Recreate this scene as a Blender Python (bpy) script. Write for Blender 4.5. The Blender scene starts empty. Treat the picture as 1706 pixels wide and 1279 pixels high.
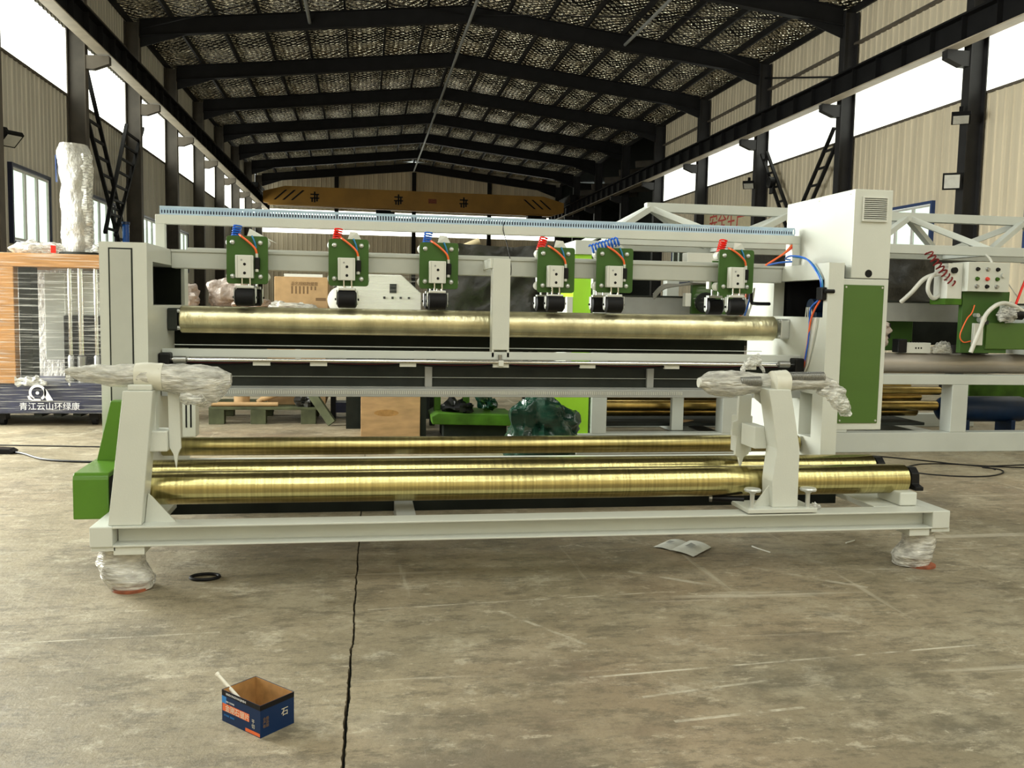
import bpy, math, random
from mathutils import Vector, Matrix, noise
random.seed(7)
SC = bpy.context.scene
COL = SC.collection
# ------------------------------------------------------------------ camera
F_PX, YAW, PITCH, ROLL, CAM_H = 1500.0, 0.163157, 0.0860868, -0.0193455, 1.40
fw = Vector((math.sin(YAW)*math.cos(PITCH), math.cos(YAW)*math.cos(PITCH), -math.sin(PITCH)))
rt = Vector((math.cos(YAW), -math.sin(YAW), 0)); dn = fw.cross(rt)
rt2 = rt*math.cos(ROLL) + dn*math.sin(ROLL); dn2 = -rt*math.sin(ROLL) + dn*math.cos(ROLL)
cd = bpy.data.cameras.new('camera'); cam = bpy.data.objects.new('camera', cd); COL.objects.link(cam)
cd.sensor_width = 36.0; cd.lens = F_PX/1706*36.0; cd.clip_start = 0.05; cd.clip_end = 300
cam.matrix_world = Matrix(((rt2.x, -dn2.x, -fw.x, 0), (rt2.y, -dn2.y, -fw.y, 0), (rt2.z, -dn2.z, -fw.z, CAM_H), (0, 0, 0, 1)))
SC.camera = cam
# ------------------------------------------------------------------ daylight
wd = bpy.data.worlds.new('daylight'); SC.world = wd; wd.use_nodes = True
wd.node_tree.nodes['Background'].inputs[0].default_value = (0.93, 1.0, 0.93, 1)
wd.node_tree.nodes['Background'].inputs[1].default_value = 1.6
def area(name, loc, rot, sx, sy, power, col=(1, 0.97, 0.88)):
    l = bpy.data.lights.new(name, 'AREA'); l.shape = 'RECTANGLE'; l.size = sx; l.size_y = sy; l.energy = power; l.color = col
    o = bpy.data.objects.new(name, l); COL.objects.link(o); o.location = loc; o.rotation_euler = rot; return o
PI = math.pi
area('inferred_gate_light', (-7.98, 10.0, 3.5), (0, -PI/2, 0), 4.4, 6.0, 2600, (.98, 1, .92))     # unseen gate added in the left wall, inferred from light and shadows
STRIP, ROOF = 4.3, 7.2                     # radiance of the translucent wall strips and of the added, unseen roof panels
SC.view_settings.view_transform = 'Standard'; SC.view_settings.look = 'None'
SC.view_settings.exposure = 0.0; SC.view_settings.gamma = 1.0; SC.view_settings.use_curve_mapping = False
# ------------------------------------------------------------------ materials
MT = {}
def M(name, col, rough=.5, metal=0.0, var=.10, scale=6.0, bump=0.0, bscale=40.0, stretch=(1, 1, 1), alpha=None, spec=.5, col2=None, detail=4):
    m = bpy.data.materials.new(name); m.use_nodes = True; n = m.node_tree.nodes; L = m.node_tree.links
    b = n['Principled BSDF']; b.inputs['Roughness'].default_value = rough; b.inputs['Metallic'].default_value = metal
    b.inputs['Specular IOR Level'].default_value = spec
    tc = n.new('ShaderNodeTexCoord'); mp = n.new('ShaderNodeMapping'); mp.inputs['Scale'].default_value = stretch
    L.new(tc.outputs['Object'], mp.inputs['Vector'])
    nz = n.new('ShaderNodeTexNoise'); nz.inputs['Scale'].default_value = scale; nz.inputs['Detail'].default_value = detail
    L.new(mp.outputs[0], nz.inputs['Vector'])
    r = n.new('ShaderNodeValToRGB'); r.color_ramp.elements[0].position = .3; r.color_ramp.elements[1].position = .7
    c2 = col2 or tuple(min(1, c*(1+var)) for c in col); c1 = col if col2 else tuple(c*(1-var) for c in col)
    r.color_ramp.elements[0].color = (*c1, 1); r.color_ramp.elements[1].color = (*c2, 1)
    L.new(nz.outputs['Fac'], r.inputs['Fac']); L.new(r.outputs['Color'], b.inputs['Base Color'])
    if bump:
        nb = n.new('ShaderNodeTexNoise'); nb.inputs['Scale'].default_value = bscale; nb.inputs['Detail'].default_value = 3
        L.new(mp.outputs[0], nb.inputs['Vector'])
        bp = n.new('ShaderNodeBump'); bp.inputs['Strength'].default_value = bump; bp.inputs['Distance'].default_value = .02
        L.new(nb.outputs['Fac'], bp.inputs['Height']); L.new(bp.outputs['Normal'], b.inputs['Normal'])
    if alpha:
        lo, hi, p0, p1, asc, astr = alpha
        m2 = n.new('ShaderNodeMapping'); m2.inputs['Scale'].default_value = astr; L.new(tc.outputs['Object'], m2.inputs['Vector'])
        na = n.new('ShaderNodeTexNoise'); na.inputs['Scale'].default_value = asc; na.inputs['Detail'].default_value = 5
        L.new(m2.outputs[0], na.inputs['Vector'])
        mr = n.new('ShaderNodeMapRange'); mr.inputs['From Min'].default_value = p0; mr.inputs['From Max'].default_value = p1
        mr.inputs['To Min'].default_value = lo; mr.inputs['To Max'].default_value = hi
        L.new(na.outputs['Fac'], mr.inputs['Value']); L.new(mr.outputs[0], b.inputs['Alpha'])
    MT[name] = m; return m
def emit(name, col, s):
    m = bpy.data.materials.new(name); m.use_nodes = True; n = m.node_tree.nodes; L = m.node_tree.links
    n.remove(n['Principled BSDF']); e = n.new('ShaderNodeEmission'); e.inputs[1].default_value = s
    tc = n.new('ShaderNodeTexCoord'); mp = n.new('ShaderNodeMapping'); mp.inputs['Scale'].default_value = (6, 6, .5)
    nz = n.new('ShaderNodeTexNoise'); nz.inputs['Scale'].default_value = 2.0
    r = n.new('ShaderNodeValToRGB'); r.color_ramp.elements[0].color = (*[c*.9 for c in col], 1); r.color_ramp.elements[1].color = (*col, 1)
    L.new(tc.outputs['Object'], mp.inputs[0]); L.new(mp.outputs[0], nz.inputs['Vector']); L.new(nz.outputs['Fac'], r.inputs[0])
    L.new(r.outputs[0], e.inputs[0]); L.new(e.outputs[0], n['Material Output'].inputs[0]); MT[name] = m
M('white', (.60, .62, .57), .34, var=.03, scale=3, bump=.04, bscale=120)
M('m2white', (.54, .57, .54), .4, var=.06, scale=2)
M('grey_paint', (.33, .34, .33), .45, var=.08)
M('pale_grey', (.45, .465, .425), .4, var=.04)
M('green', (.046, .108, .022), .40, var=.10, scale=2.5, spec=.25)
M('green_panel', (.062, .135, .018), .42, var=.06, scale=2, stretch=(1, 1, 3))
M('green_guard', (.085, .21, .018), .28, var=.06, scale=2)
M('lime', (.36, .72, .03), .4, var=.05)
M('lime_dark', (.045, .115, .009), .55, var=.45, scale=5, spec=.2)
M('void_black', (.003, .003, .003), .9, var=.2, spec=.0)  # lightless black for the shade inside the right frame pocket
M('gold', (.50, .43, .19), .19, 1.0, var=.26, scale=3.0, stretch=(22, .4, .4), bump=.05, bscale=40)
M('gold2', (.44, .37, .16), .28, 1.0, var=.22, scale=3.0, stretch=(12, .5, .5))
M('brass_tube', (.50, .36, .12), .28, 1.0, var=.25, scale=2, stretch=(3, .5, .5))
M('wrapped_roller', (.62, .57, .36), .30, .85, var=.22, scale=4, stretch=(2.5, 1, 1), bump=.25, bscale=9)
M('roller_beige', (.42, .38, .34), .38, .35, var=.15, scale=1.5, stretch=(1, 3, 3))
M('chrome', (.75, .75, .74), .15, 1.0, var=.03)
M('alu', (.62, .64, .62), .35, .6, var=.05)
M('steel', (.35, .35, .34), .35, .9, var=.1)
M('black', (.004, .004, .005), .45, var=.2, spec=.25)
M('rubber', (.005, .005, .006), .6, var=.2, spec=.25)
M('dark', (.012, .015, .012), .7, var=.3, spec=.15)
M('charcoal', (.030, .034, .030), .7, var=.2, spec=.15)
M('blue_motor', (.004, .018, .055), .4, var=.2, spec=.3)
M('blue_hose', (.015, .13, .62), .25, var=.1)
M('red_hose', (.85, .02, .012), .25, var=.1)
M('orange_hose', (.85, .14, .03), .3, var=.1)
M('cyan_hose', (.02, .20, .42), .3, var=.1)
M('duct_blue', (.44, .58, .72), .35, var=.08)
M('cable_grey', (.22, .22, .20), .5)
M('cable_white', (.62, .62, .57), .45)
M('cable_red', (.16, .012, .012), .5, spec=.2)
M('film', (.70, .70, .66), .12, var=.12, scale=9, bump=.8, bscale=9, stretch=(2, 4, 9), alpha=(.30, .92, .40, .62, 9, (2, 4, 9)), spec=.8)
M('film_thick', (.62, .61, .56), .13, var=.22, scale=4, bump=.9, bscale=7, stretch=(2.2, 5, 9), alpha=(.50, .98, .36, .62, 6, (2, 4, 8)), spec=.8)
M('film_dull', (.46, .45, .42), .2, var=.22, scale=4, bump=.9, bscale=7, stretch=(4, 4, 2), alpha=(.8, 1.0, .36, .62, 6, (2, 4, 8)), spec=.5)
M('stretch_film', (.70, .70, .66), .35, var=.05, scale=3, alpha=(.02, .42, .52, .76, 3.0, (.5, .5, 22)), spec=.2)
M('tape', (.66, .65, .56), .35, var=.06)
M('white_plastic', (.66, .67, .62), .4, var=.03)
M('steel_dark', (.010, .010, .011), .6, var=.25, scale=2, spec=.2)
M('steel_left_lit', (.075, .066, .055), .6, var=.2, scale=2, spec=.3)  # frame steel browned for the light falling on the left columns
M('steel_right_lit', (.024, .0235, .025), .55, var=.25, scale=2, spec=.3)  # same frame steel, raised for the light on the right columns
M('steel_brown', (.13, .112, .09), .6, var=.2, scale=2, spec=.3)  # lit brown of the left flanges and brackets; also used for girts
M('crane_flange_lit', (.46, .40, .31), .5, var=.15, scale=2, spec=.3)  # pale tone for light on the bottom flanges, put into the colour
M('crane_yellow', (.42, .215, .03), .5, var=.15, scale=1.0)
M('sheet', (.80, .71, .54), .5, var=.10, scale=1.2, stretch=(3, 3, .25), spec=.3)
M('sheet_shaded', (.68, .645, .56), .5, var=.10, scale=1.2, stretch=(3, 3, .25), spec=.3)  # same paint as sheet, the left wall's shade mixed into the colour
M('foil', (.55, .51, .41), .16, .97, var=.3, scale=1.5)
M('navy_frame', (.012, .016, .05), .4)
M('blue_frame', (.025, .06, .19), .45)
M('pvc', (.75, .75, .72), .4)
M('rust_pad', (.25, .07, .03), .7, var=.4, scale=20)
M('cardboard', (.42, .27, .13), .75, var=.10, scale=12)
M('cardboard_orange', (.34, .165, .05), .6, var=.25, scale=3, stretch=(1, 1, 14), spec=.2)
M('kraft', (.36, .19, .06), .8, var=.25, scale=20)
M('print_brown', (.17, .10, .045), .8)
M('navy', (.010, .013, .045), .4, var=.2)
M('mark_white', (.70, .70, .72), .5)
M('wood', (.44, .27, .13), .7, var=.22, scale=4, stretch=(1, 1, 4))
M('pallet_wood', (.070, .078, .042), .8, var=.35, scale=6, spec=.2)
M('sack', (.38, .32, .285), .45, var=.25, scale=14, bump=.8, bscale=22)
M('tarp', (.026, .025, .021), .38, var=.35, scale=4, bump=.7, bscale=8, spec=.35)
M('bag_green', (.008, .035, .022), .16, var=.4, scale=8, bump=.35, bscale=14)
M('box_blue', (.003, .020, .075), .45, var=.12, spec=.25)
M('box_black', (.006, .005, .006), .5, spec=.2)
M('box_orange', (.70, .13, .03), .45, var=.1)
M('box_cyan', (.02, .20, .55), .4)
M('print_pale', (.62, .58, .46), .5)
M('stick', (.78, .75, .66), .5)
M('paper', (.62, .63, .58), .7, var=.08, scale=20)
M('paper_print', (.30, .31, .29), .7)
M('sign_board', (.88, .78, .52), .6, var=.05)
M('sign_red', (.72, .05, .03), .5)
M('lamp_glass', (.70, .70, .66), .2)
M('cream_tarp', (.55, .46, .28), .5, var=.2)
emit('strip', (.98, 1.0, .86), STRIP); emit('strip_shade', (.98, 1.0, .86), STRIP*.6); emit('added_roof_light', (.97, 1.0, .91), ROOF)
def glass(name, tint):
    m = bpy.data.materials.new(name); m.use_nodes = True; n = m.node_tree.nodes; L = m.node_tree.links; n.remove(n['Principled BSDF'])
    t = n.new('ShaderNodeBsdfTransparent'); t.inputs[0].default_value = (*tint, 1); g = n.new('ShaderNodeBsdfGlossy'); g.inputs['Roughness'].default_value = .05
    x = n.new('ShaderNodeMixShader'); x.inputs[0].default_value = .08
    L.new(t.outputs[0], x.inputs[1]); L.new(g.outputs[0], x.inputs[2]); L.new(x.outputs[0], n['Material Output'].inputs[0]); MT[name] = m
glass('glass', (.9, .95, .9))
def foil_nodes():                                    # quilted diamond relief on the foil insulation
    m = MT['foil']; n = m.node_tree.nodes; L = m.node_tree.links; b = n['Principled BSDF']
    tc = n.new('ShaderNodeTexCoord'); hs = []
    for a in (.9, -.9):
        mp = n.new('ShaderNodeMapping'); mp.inputs['Rotation'].default_value = (0, 0, a); L.new(tc.outputs['Object'], mp.inputs[0])
        nz = n.new('ShaderNodeTexWave'); nz.inputs['Scale'].default_value = 1.35; nz.inputs['Distortion'].default_value = 2.2; nz.inputs['Detail Scale'].default_value = 1.6
        L.new(mp.outputs[0], nz.inputs['Vector']); hs.append(nz)
    ad = n.new('ShaderNodeMath'); ad.operation = 'ADD'; L.new(hs[0].outputs['Fac'], ad.inputs[0]); L.new(hs[1].outputs['Fac'], ad.inputs[1])
    n2 = n.new('ShaderNodeTexNoise'); n2.inputs['Scale'].default_value = 3.5; n2.inputs['Detail'].default_value = 4; L.new(tc.outputs['Object'], n2.inputs['Vector'])
    a2 = n.new('ShaderNodeMath'); a2.operation = 'MULTIPLY_ADD'; a2.inputs[1].default_value = 2.0; L.new(n2.outputs['Fac'], a2.inputs[0]); L.new(ad.outputs[0], a2.inputs[2])
    bp = n.new('ShaderNodeBump'); bp.inputs['Strength'].default_value = 1.0; bp.inputs['Distance'].default_value = .22
    L.new(a2.outputs[0], bp.inputs['Height']); L.new(bp.outputs['Normal'], b.inputs['Normal'])
foil_nodes()
def floor_material():
    m = bpy.data.materials.new('concrete'); m.use_nodes = True; n = m.node_tree.nodes; L = m.node_tree.links; b = n['Principled BSDF']
    geo = n.new('ShaderNodeNewGeometry')
    def noi(scale, detail=6, stretch=(1, 1, 1), rot=0, rough=.6, off=(0, 0, 0)):
        mp = n.new('ShaderNodeMapping'); mp.inputs['Scale'].default_value = stretch; mp.inputs['Rotation'].default_value = (0, 0, rot); mp.inputs['Location'].default_value = off
        L.new(geo.outputs['Position'], mp.inputs[0]); t = n.new('ShaderNodeTexNoise'); t.inputs['Scale'].default_value = scale
        t.inputs['Detail'].default_value = detail; t.inputs['Roughness'].default_value = rough; L.new(mp.outputs[0], t.inputs['Vector']); return t.outputs['Fac']
    def ramp(src, p0, p1, c0=(0, 0, 0), c1=(1, 1, 1)):
        r = n.new('ShaderNodeValToRGB'); r.color_ramp.elements[0].position = p0; r.color_ramp.elements[1].position = p1
        r.color_ramp.elements[0].color = (*c0, 1); r.color_ramp.elements[1].color = (*c1, 1); L.new(src, r.inputs[0]); return r.outputs[0]
    def mix(fac, a, c, k=1.0):
        x = n.new('ShaderNodeMix'); x.data_type = 'RGBA'
        if k != 1.0:
            q = n.new('ShaderNodeMath'); q.operation = 'MULTIPLY'; q.inputs[1].default_value = k; L.new(fac, q.inputs[0]); fac = q.outputs[0]
        L.new(fac, x.inputs['Factor'])
        for s, v in ((x.inputs['A'], a), (x.inputs['B'], c)):
            if isinstance(v, tuple): s.default_value = (*v, 1)
            else: L.new(v, s)
        return x.outputs['Result']
    base = ramp(noi(.6, 10, rough=.65), .30, .70, (.185, .158, .102), (.375, .314, .212))
    base = mix(ramp(noi(1.6, 12, rough=.74), .50, .60), base, (.40, .355, .255), .60)             # pale worn patches
    base = mix(ramp(noi(3.0, 12, off=(4, 2, 0), rough=.78), .555, .62), base, (.50, .455, .35), .60)
    base = mix(ramp(noi(.9, 10, off=(9, 1, 0), rough=.68), .545, .66), base, (.075, .068, .050), .65)  # dark oily stains
    base = mix(ramp(noi(.35, 3, off=(3, 7, 0)), .50, .70), base, (.32, .20, .125), .40)           # reddish dust
    base = mix(ramp(noi(7, 14, (.55, 1.2, 1), .15, rough=.85), .50, .57), base, (.100, .085, .056), .62)  # fine grain
    base = mix(ramp(noi(24, 12, (.7, 1.1, 1), -.1, rough=.85, off=(1, 9, 0)), .50, .60), base, (.120, .104, .072), .50)
    base = mix(ramp(noi(9, 14, (.5, 1.1, 1), .1, off=(7, 3, 0), rough=.85), .555, .61), base, (.56, .50, .38), .62)
    base = mix(ramp(noi(30, 10, off=(2, 6, 0), rough=.8), .60, .66), base, (.60, .55, .43), .50)
    base = mix(ramp(noi(2.5, 8, (.14, 2.4, 1), .12), .63, .69), base, (.58, .53, .42), .55)       # scuff streaks across
    base = mix(ramp(noi(2.5, 8, (2.6, .12, 1), .5, off=(2, 5, 0)), .65, .70), base, (.56, .51, .40), .45)
    def line(p, q, w, strength, seedoff):                                                     # a worn scratch or chalk line of its own
        nonlocal base
        dx, dy = q[0]-p[0], q[1]-p[1]; ln = math.hypot(dx, dy)
        mp = n.new('ShaderNodeMapping'); mp.vector_type = 'TEXTURE'; mp.inputs['Location'].default_value = (p[0], p[1], 0); mp.inputs['Rotation'].default_value = (0, 0, math.atan2(dy, dx))
        L.new(geo.outputs['Position'], mp.inputs[0]); sp = n.new('ShaderNodeSeparateXYZ'); L.new(mp.outputs[0], sp.inputs[0])
        def mth(op, a, c=None):
            q_ = n.new('ShaderNodeMath'); q_.operation = op
            for i, v in enumerate((a, c)):
                if v is None: continue
                if isinstance(v, (int, float)): q_.inputs[i].default_value = v
                else: L.new(v, q_.inputs[i])
            return q_.outputs[0]
        d = mth('ABSOLUTE', sp.outputs[1]); inside = mth('LESS_THAN', d, w)
        along = mth('MULTIPLY', mth('GREATER_THAN', sp.outputs[0], 0.0), mth('LESS_THAN', sp.outputs[0], ln))
        brk = ramp(noi(7, 5, off=(seedoff, 0, 0)), .42, .60)
        base = mix(mth('MULTIPLY', mth('MULTIPLY', inside, along), brk), base, (.62, .58, .47), strength)
    line((.85, 3.22), (4.6, 3.52), .007, .75, 1); line((.02, 4.08), (1.6, 4.2), .006, .6, 2); line((1.4, 4.55), (1.9, 4.15), .018, .5, 3)
    line((2.1, 4.55), (2.55, 4.15), .018, .5, 4); line((1.05, 2.83), (1.55, 2.88), .009, .7, 5); line((-1.9, 3.80), (-.6, 3.86), .006, .55, 6)
    line((.62, 4.0), (.92, 3.55), .01, .5, 7); line((1.0, 3.03), (1.55, 3.12), .008, .5, 8); line((3.3, 4.1), (3.6, 4.0), .012, .6, 9)
    L.new(base, b.inputs['Base Color'])
    b.inputs['Specular IOR Level'].default_value = .35
    rr = ramp(noi(1.7, 6), .35, .7, (.42, .42, .42), (.72, .72, .72)); L.new(rr, b.inputs['Roughness'])
    bp = n.new('ShaderNodeBump'); bp.inputs['Strength'].default_value = .6; bp.inputs['Distance'].default_value = .012
    L.new(noi(22, 8, rough=.75), bp.inputs['Height']); L.new(bp.outputs['Normal'], b.inputs['Normal'])
    MT['concrete'] = m
floor_material()
# ------------------------------------------------------------------ mesh helpers
WL = {}                                              # world location of every object that is made
class G:
    def __init__(s): s.v = []; s.f = []
    def add(s, vs, fs):
        k = len(s.v); s.v += [tuple(v) for v in vs]; s.f += [tuple(i+k for i in f) for f in fs]; return s
    def box(s, x0, x1, y0, y1, z0, z1):
        return s.add([(x0, y0, z0), (x1, y0, z0), (x1, y1, z0), (x0, y1, z0), (x0, y0, z1), (x1, y0, z1), (x1, y1, z1), (x0, y1, z1)],
                     [(0, 3, 2, 1), (4, 5, 6, 7), (0, 1, 5, 4), (1, 2, 6, 5), (2, 3, 7, 6), (3, 0, 4, 7)])
    def prism(s, poly, ax, a, b):                    # polygon in the plane across axis ax, from a to b
        def P(p, t): return (t, p[0], p[1]) if ax == 'x' else ((p[0], t, p[1]) if ax == 'y' else (p[0], p[1], t))
        n = len(poly)
        return s.add([P(p, a) for p in poly]+[P(p, b) for p in poly],
                     [tuple(range(n))[::-1], tuple(range(n, 2*n))]+[(i, (i+1) % n, n+(i+1) % n, n+i) for i in range(n)])
    def cyl(s, p0, p1, r, n=20, r1=None, cap=True):
        p0 = Vector(p0); p1 = Vector(p1); d = (p1-p0).normalized(); r1 = r if r1 is None else r1
        a = d.orthogonal().normalized(); b = d.cross(a); vs = []
        for p, q in ((p0, r), (p1, r1)):
            vs += [p+(a*math.cos(2*PI*i/n)+b*math.sin(2*PI*i/n))*q for i in range(n)]
        fs = [(i, (i+1) % n, n+(i+1) % n, n+i) for i in range(n)]
        if cap: fs += [tuple(range(n))[::-1], tuple(range(n, 2*n))]
        return s.add(vs, fs)
    def bar(s, p0, p1, w, h, up=(0, 0, 1)):          # rectangular bar between two points
        p0 = Vector(p0); p1 = Vector(p1); d = (p1-p0).normalized(); a = d.cross(Vector(up))
        a = (a if a.length > 1e-4 else d.orthogonal()).normalized(); b = a.cross(d).normalized(); vs = []
        for p in (p0, p1): vs += [p-a*w/2-b*h/2, p+a*w/2-b*h/2, p+a*w/2+b*h/2, p-a*w/2+b*h/2]
        return s.add(vs, [(0, 1, 2, 3), (7, 6, 5, 4), (0, 4, 5, 1), (1, 5, 6, 2), (2, 6, 7, 3), (3, 7, 4, 0)])
    def tube(s, pts, r, n=8, sub=6, smooth=True):
        P = [Vector(p) for p in pts]; Q = []
        if smooth and len(P) > 2:
            for i in range(len(P)-1):
                a, b, c, d = P[max(i-1, 0)], P[i], P[i+1], P[min(i+2, len(P)-1)]
                for k in range(sub):
                    t = k/sub; Q.append(.5*((2*b)+(c-a)*t+(2*a-5*b+4*c-d)*t*t+(3*b-a-3*c+d)*t**3))
            Q.append(P[-1])
        else: Q = P
        up = None; vs = []
        for i, q in enumerate(Q):
            d = (Q[min(i+1, len(Q)-1)]-Q[max(i-1, 0)]).normalized()
            up = d.orthogonal().normalized() if up is None else (up-d*up.dot(d)).normalized()
            b = d.cross(up)
            vs += [q+(up*math.cos(2*PI*k/n)+b*math.sin(2*PI*k/n))*r for k in range(n)]
        m = len(Q)
        fs = [(i*n+k, i*n+(k+1) % n, (i+1)*n+(k+1) % n, (i+1)*n+k) for i in range(m-1) for k in range(n)]
        return s.add(vs, fs+[tuple(range(n))[::-1], tuple(range((m-1)*n, m*n))])
    def coil(s, p0, p1, R, turns, r, n=6, per=14, phase=0):
        p0 = Vector(p0); p1 = Vector(p1); d = (p1-p0).normalized(); a = d.orthogonal().normalized(); b = d.cross(a); pts = []
        N = int(turns*per)
        for i in range(N+1):
            t = i/N; an = 2*PI*turns*t+phase; pts.append(p0.lerp(p1, t)+(a*math.cos(an)+b*math.sin(an))*R)
        return s.tube(pts, r, n, smooth=False)
    def lathe(s, c, ax, prof, n=24):                 # prof: list of (distance along axis, radius)
        c = Vector(c); d = Vector(ax).normalized(); a = d.orthogonal().normalized(); b = d.cross(a); vs = []
        for t, r in prof: vs += [c+d*t+(a*math.cos(2*PI*i/n)+b*math.sin(2*PI*i/n))*r for i in range(n)]
        m = len(prof)
        fs = [(i*n+k, i*n+(k+1) % n, (i+1)*n+(k+1) % n, (i+1)*n+k) for i in range(m-1) for k in range(n)]
        return s.add(vs, fs+[tuple(range(n))[::-1], tuple(range((m-1)*n, m*n))])
    def wrap(s, pts, rad, a, b, n=26, sub=7, amp=.008, fr=22, seed=0):   # crinkled film around a path, half sizes rad=(along a, along b)
        P = [Vector(p) for p in pts]; a = Vector(a); b = Vector(b); Q = []; R = []
        for i in range(len(P)-1):
            for k in range(sub):
                t = k/sub; Q.append(P[i].lerp(P[i+1], t)); R.append((rad[i][0]*(1-t)+rad[i+1][0]*t, rad[i][1]*(1-t)+rad[i+1][1]*t))
        Q.append(P[-1]); R.append(rad[-1]); vs = []
        for q, (ra, rb) in zip(Q, R):
            for k in range(n):
                an = 2*PI*k/n; d = a*math.cos(an)*ra+b*math.sin(an)*rb
                p = q+d; w = noise.noise(p*fr+Vector((seed, 0, 0)))-.6*abs(noise.noise(p*fr*2.3+Vector((0, seed, 0))))
                vs.append(p+d.normalized()*w*amp*2)
        m = len(Q)
        fs = [(i*n+k, i*n+(k+1) % n, (i+1)*n+(k+1) % n, (i+1)*n+k) for i in range(m-1) for k in range(n)]
        return s.add(vs, fs+[tuple(range(n))[::-1], tuple(range((m-1)*n, m*n))])
    def blob(s, c, r, amp=.03, fr=6, n=28, m=18, seed=0, flat=None, power=1.0):
        c = Vector(c); vs = []
        for j in range(m+1):
            th = PI*j/m
            for k in range(n):
                ph = 2*PI*k/n; d = Vector((math.sin(th)*math.cos(ph), math.sin(th)*math.sin(ph), math.cos(th)))
                if power != 1.0: d = Vector([math.copysign(abs(x)**power, x) for x in d])
                p = Vector((d.x*r[0], d.y*r[1], d.z*r[2])); w = noise.noise(p*fr+Vector((seed, seed, 0)))-.8*abs(noise.noise(p*fr*2.1+Vector((seed, 3, 1))))
                p = c+p+d*w*amp*2
                if flat is not None and p.z < flat: p.z = flat
                vs.append(p)
        return s.add(vs, [(j*n+k, (j+1)*n+k, (j+1)*n+(k+1) % n, j*n+(k+1) % n) for j in range(m) for k in range(n)])
    def sheet(s, o, u, v, nu, nv, amp=.03, fr=4, seed=0, sag=0):          # a thin draped or crumpled sheet
        o = Vector(o); u = Vector(u); v = Vector(v); nn = u.cross(v).normalized(); vs = []
        for j in range(nv+1):
            for i in range(nu+1):
                a, b = i/nu, j/nv; p = o+u*a+v*b
                w = noise.noise(p*fr+Vector((seed, 0, 0)))-.7*abs(noise.noise(p*fr*2.2+Vector((0, seed, 0))))
                vs.append(p+nn*w*amp+Vector((0, 0, -sag*4*a*(1-a))))
        return s.add(vs, [(j*(nu+1)+i, j*(nu+1)+i+1, (j+1)*(nu+1)+i+1, (j+1)*(nu+1)+i) for j in range(nv) for i in range(nu)])
    def mesh(s, name, mat, smooth=False, origin=(0, 0, 0)):
        me = bpy.data.meshes.new(name); o = Vector(origin)
        me.from_pydata([tuple(Vector(v)-o) for v in s.v], [], s.f); me.materials.append(MT[mat])
        if smooth: me.shade_smooth(); me.set_sharp_from_angle(angle=math.radians(38))
        me.update(); return me
    def build(s, name, mat, parent=None, smooth=False, bevel=0, kind=None, label=None, origin=None):
        xs, ys, zs = zip(*s.v)
        o = Vector(origin) if origin else Vector(((min(xs)+max(xs))/2, (min(ys)+max(ys))/2, min(zs)))
        return link(name, s.mesh(name, mat, smooth, o), o, parent, bevel, kind, label)
def link(name, me, loc, parent=None, bevel=0, kind=None, label=None):
    ob = bpy.data.objects.new(name, me); COL.objects.link(ob); loc = Vector(loc)
    if parent: ob.parent = parent; ob.location = loc-WL[parent.name]
    else: ob.location = loc
    WL[ob.name] = loc
    if bevel:
        b = ob.modifiers.new('bevel', 'BEVEL'); b.width = bevel; b.segments = 2; b.limit_method = 'ANGLE'
    if kind: ob['kind'] = kind
    if label: ob['label'] = label
    return ob
def tag(o, label, cat, group=None):
    o['label'] = label; o['category'] = cat
    if group: o['group'] = group
    return o
def thing(name, loc, label=None, cat=None, group=None, kind=None):
    o = bpy.data.objects.new(name, None); COL.objects.link(o); o.location = loc; o.empty_display_size = .1; WL[o.name] = Vector(loc)
    if label: tag(o, label, cat, group)
    if kind: o['kind'] = kind
    return o
def B(name, mat, parent, x0, x1, y0, y1, z0, z1, bevel=.003, label=None):
    return G().box(x0, x1, y0, y1, z0, z1).build(name, mat, parent, bevel=bevel, label=label)
def CY(name, mat, parent, p0, p1, r, n=24, label=None, r1=None):
    return G().cyl(p0, p1, r, n, r1).build(name, mat, parent, smooth=True, label=label)
def text(name, body, size, mat, parent, o, ux, uy, depth=.001):           # flat lettering laid on a plane: o origin, ux along, uy up
    c = bpy.data.curves.new(name, 'FONT'); c.body = body; c.size = size; c.extrude = depth; c.resolution_u = 2
    t = bpy.data.objects.new(name, c); COL.objects.link(t); bpy.context.view_layer.update()
    me = bpy.data.meshes.new_from_object(t.evaluated_get(bpy.context.evaluated_depsgraph_get()))
    bpy.data.objects.remove(t); ux = Vector(ux).normalized(); uy = Vector(uy).normalized(); uz = ux.cross(uy)
    me.transform(Matrix(((ux.x, uy.x, uz.x, 0), (ux.y, uy.y, uz.y, 0), (ux.z, uy.z, uz.z, 0), (0, 0, 0, 1))))
    me.materials.clear(); me.materials.append(MT[mat]); me.name = name
    return link(name, me, o, parent)
# ------------------------------------------------------------------ the hall
XWL, XWR, XIL, XIR, RX = -7.9, 14.87, -7.4, 14.33, 3.55       # walls, inner column faces, ridge
Y0V, YEND, BAY = 14.3, 68.3, 6.0
ZS0, ZS1, ZEAVE = 6.8, 8.5, 10.95
FR = [8.3+BAY*i for i in range(-4, 11)]                        # frame lines
def rafz(x):                                                   # underside of the rafters
    return 10.05+1.2*(1-abs(x-RX)/(RX-XIL))
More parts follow.
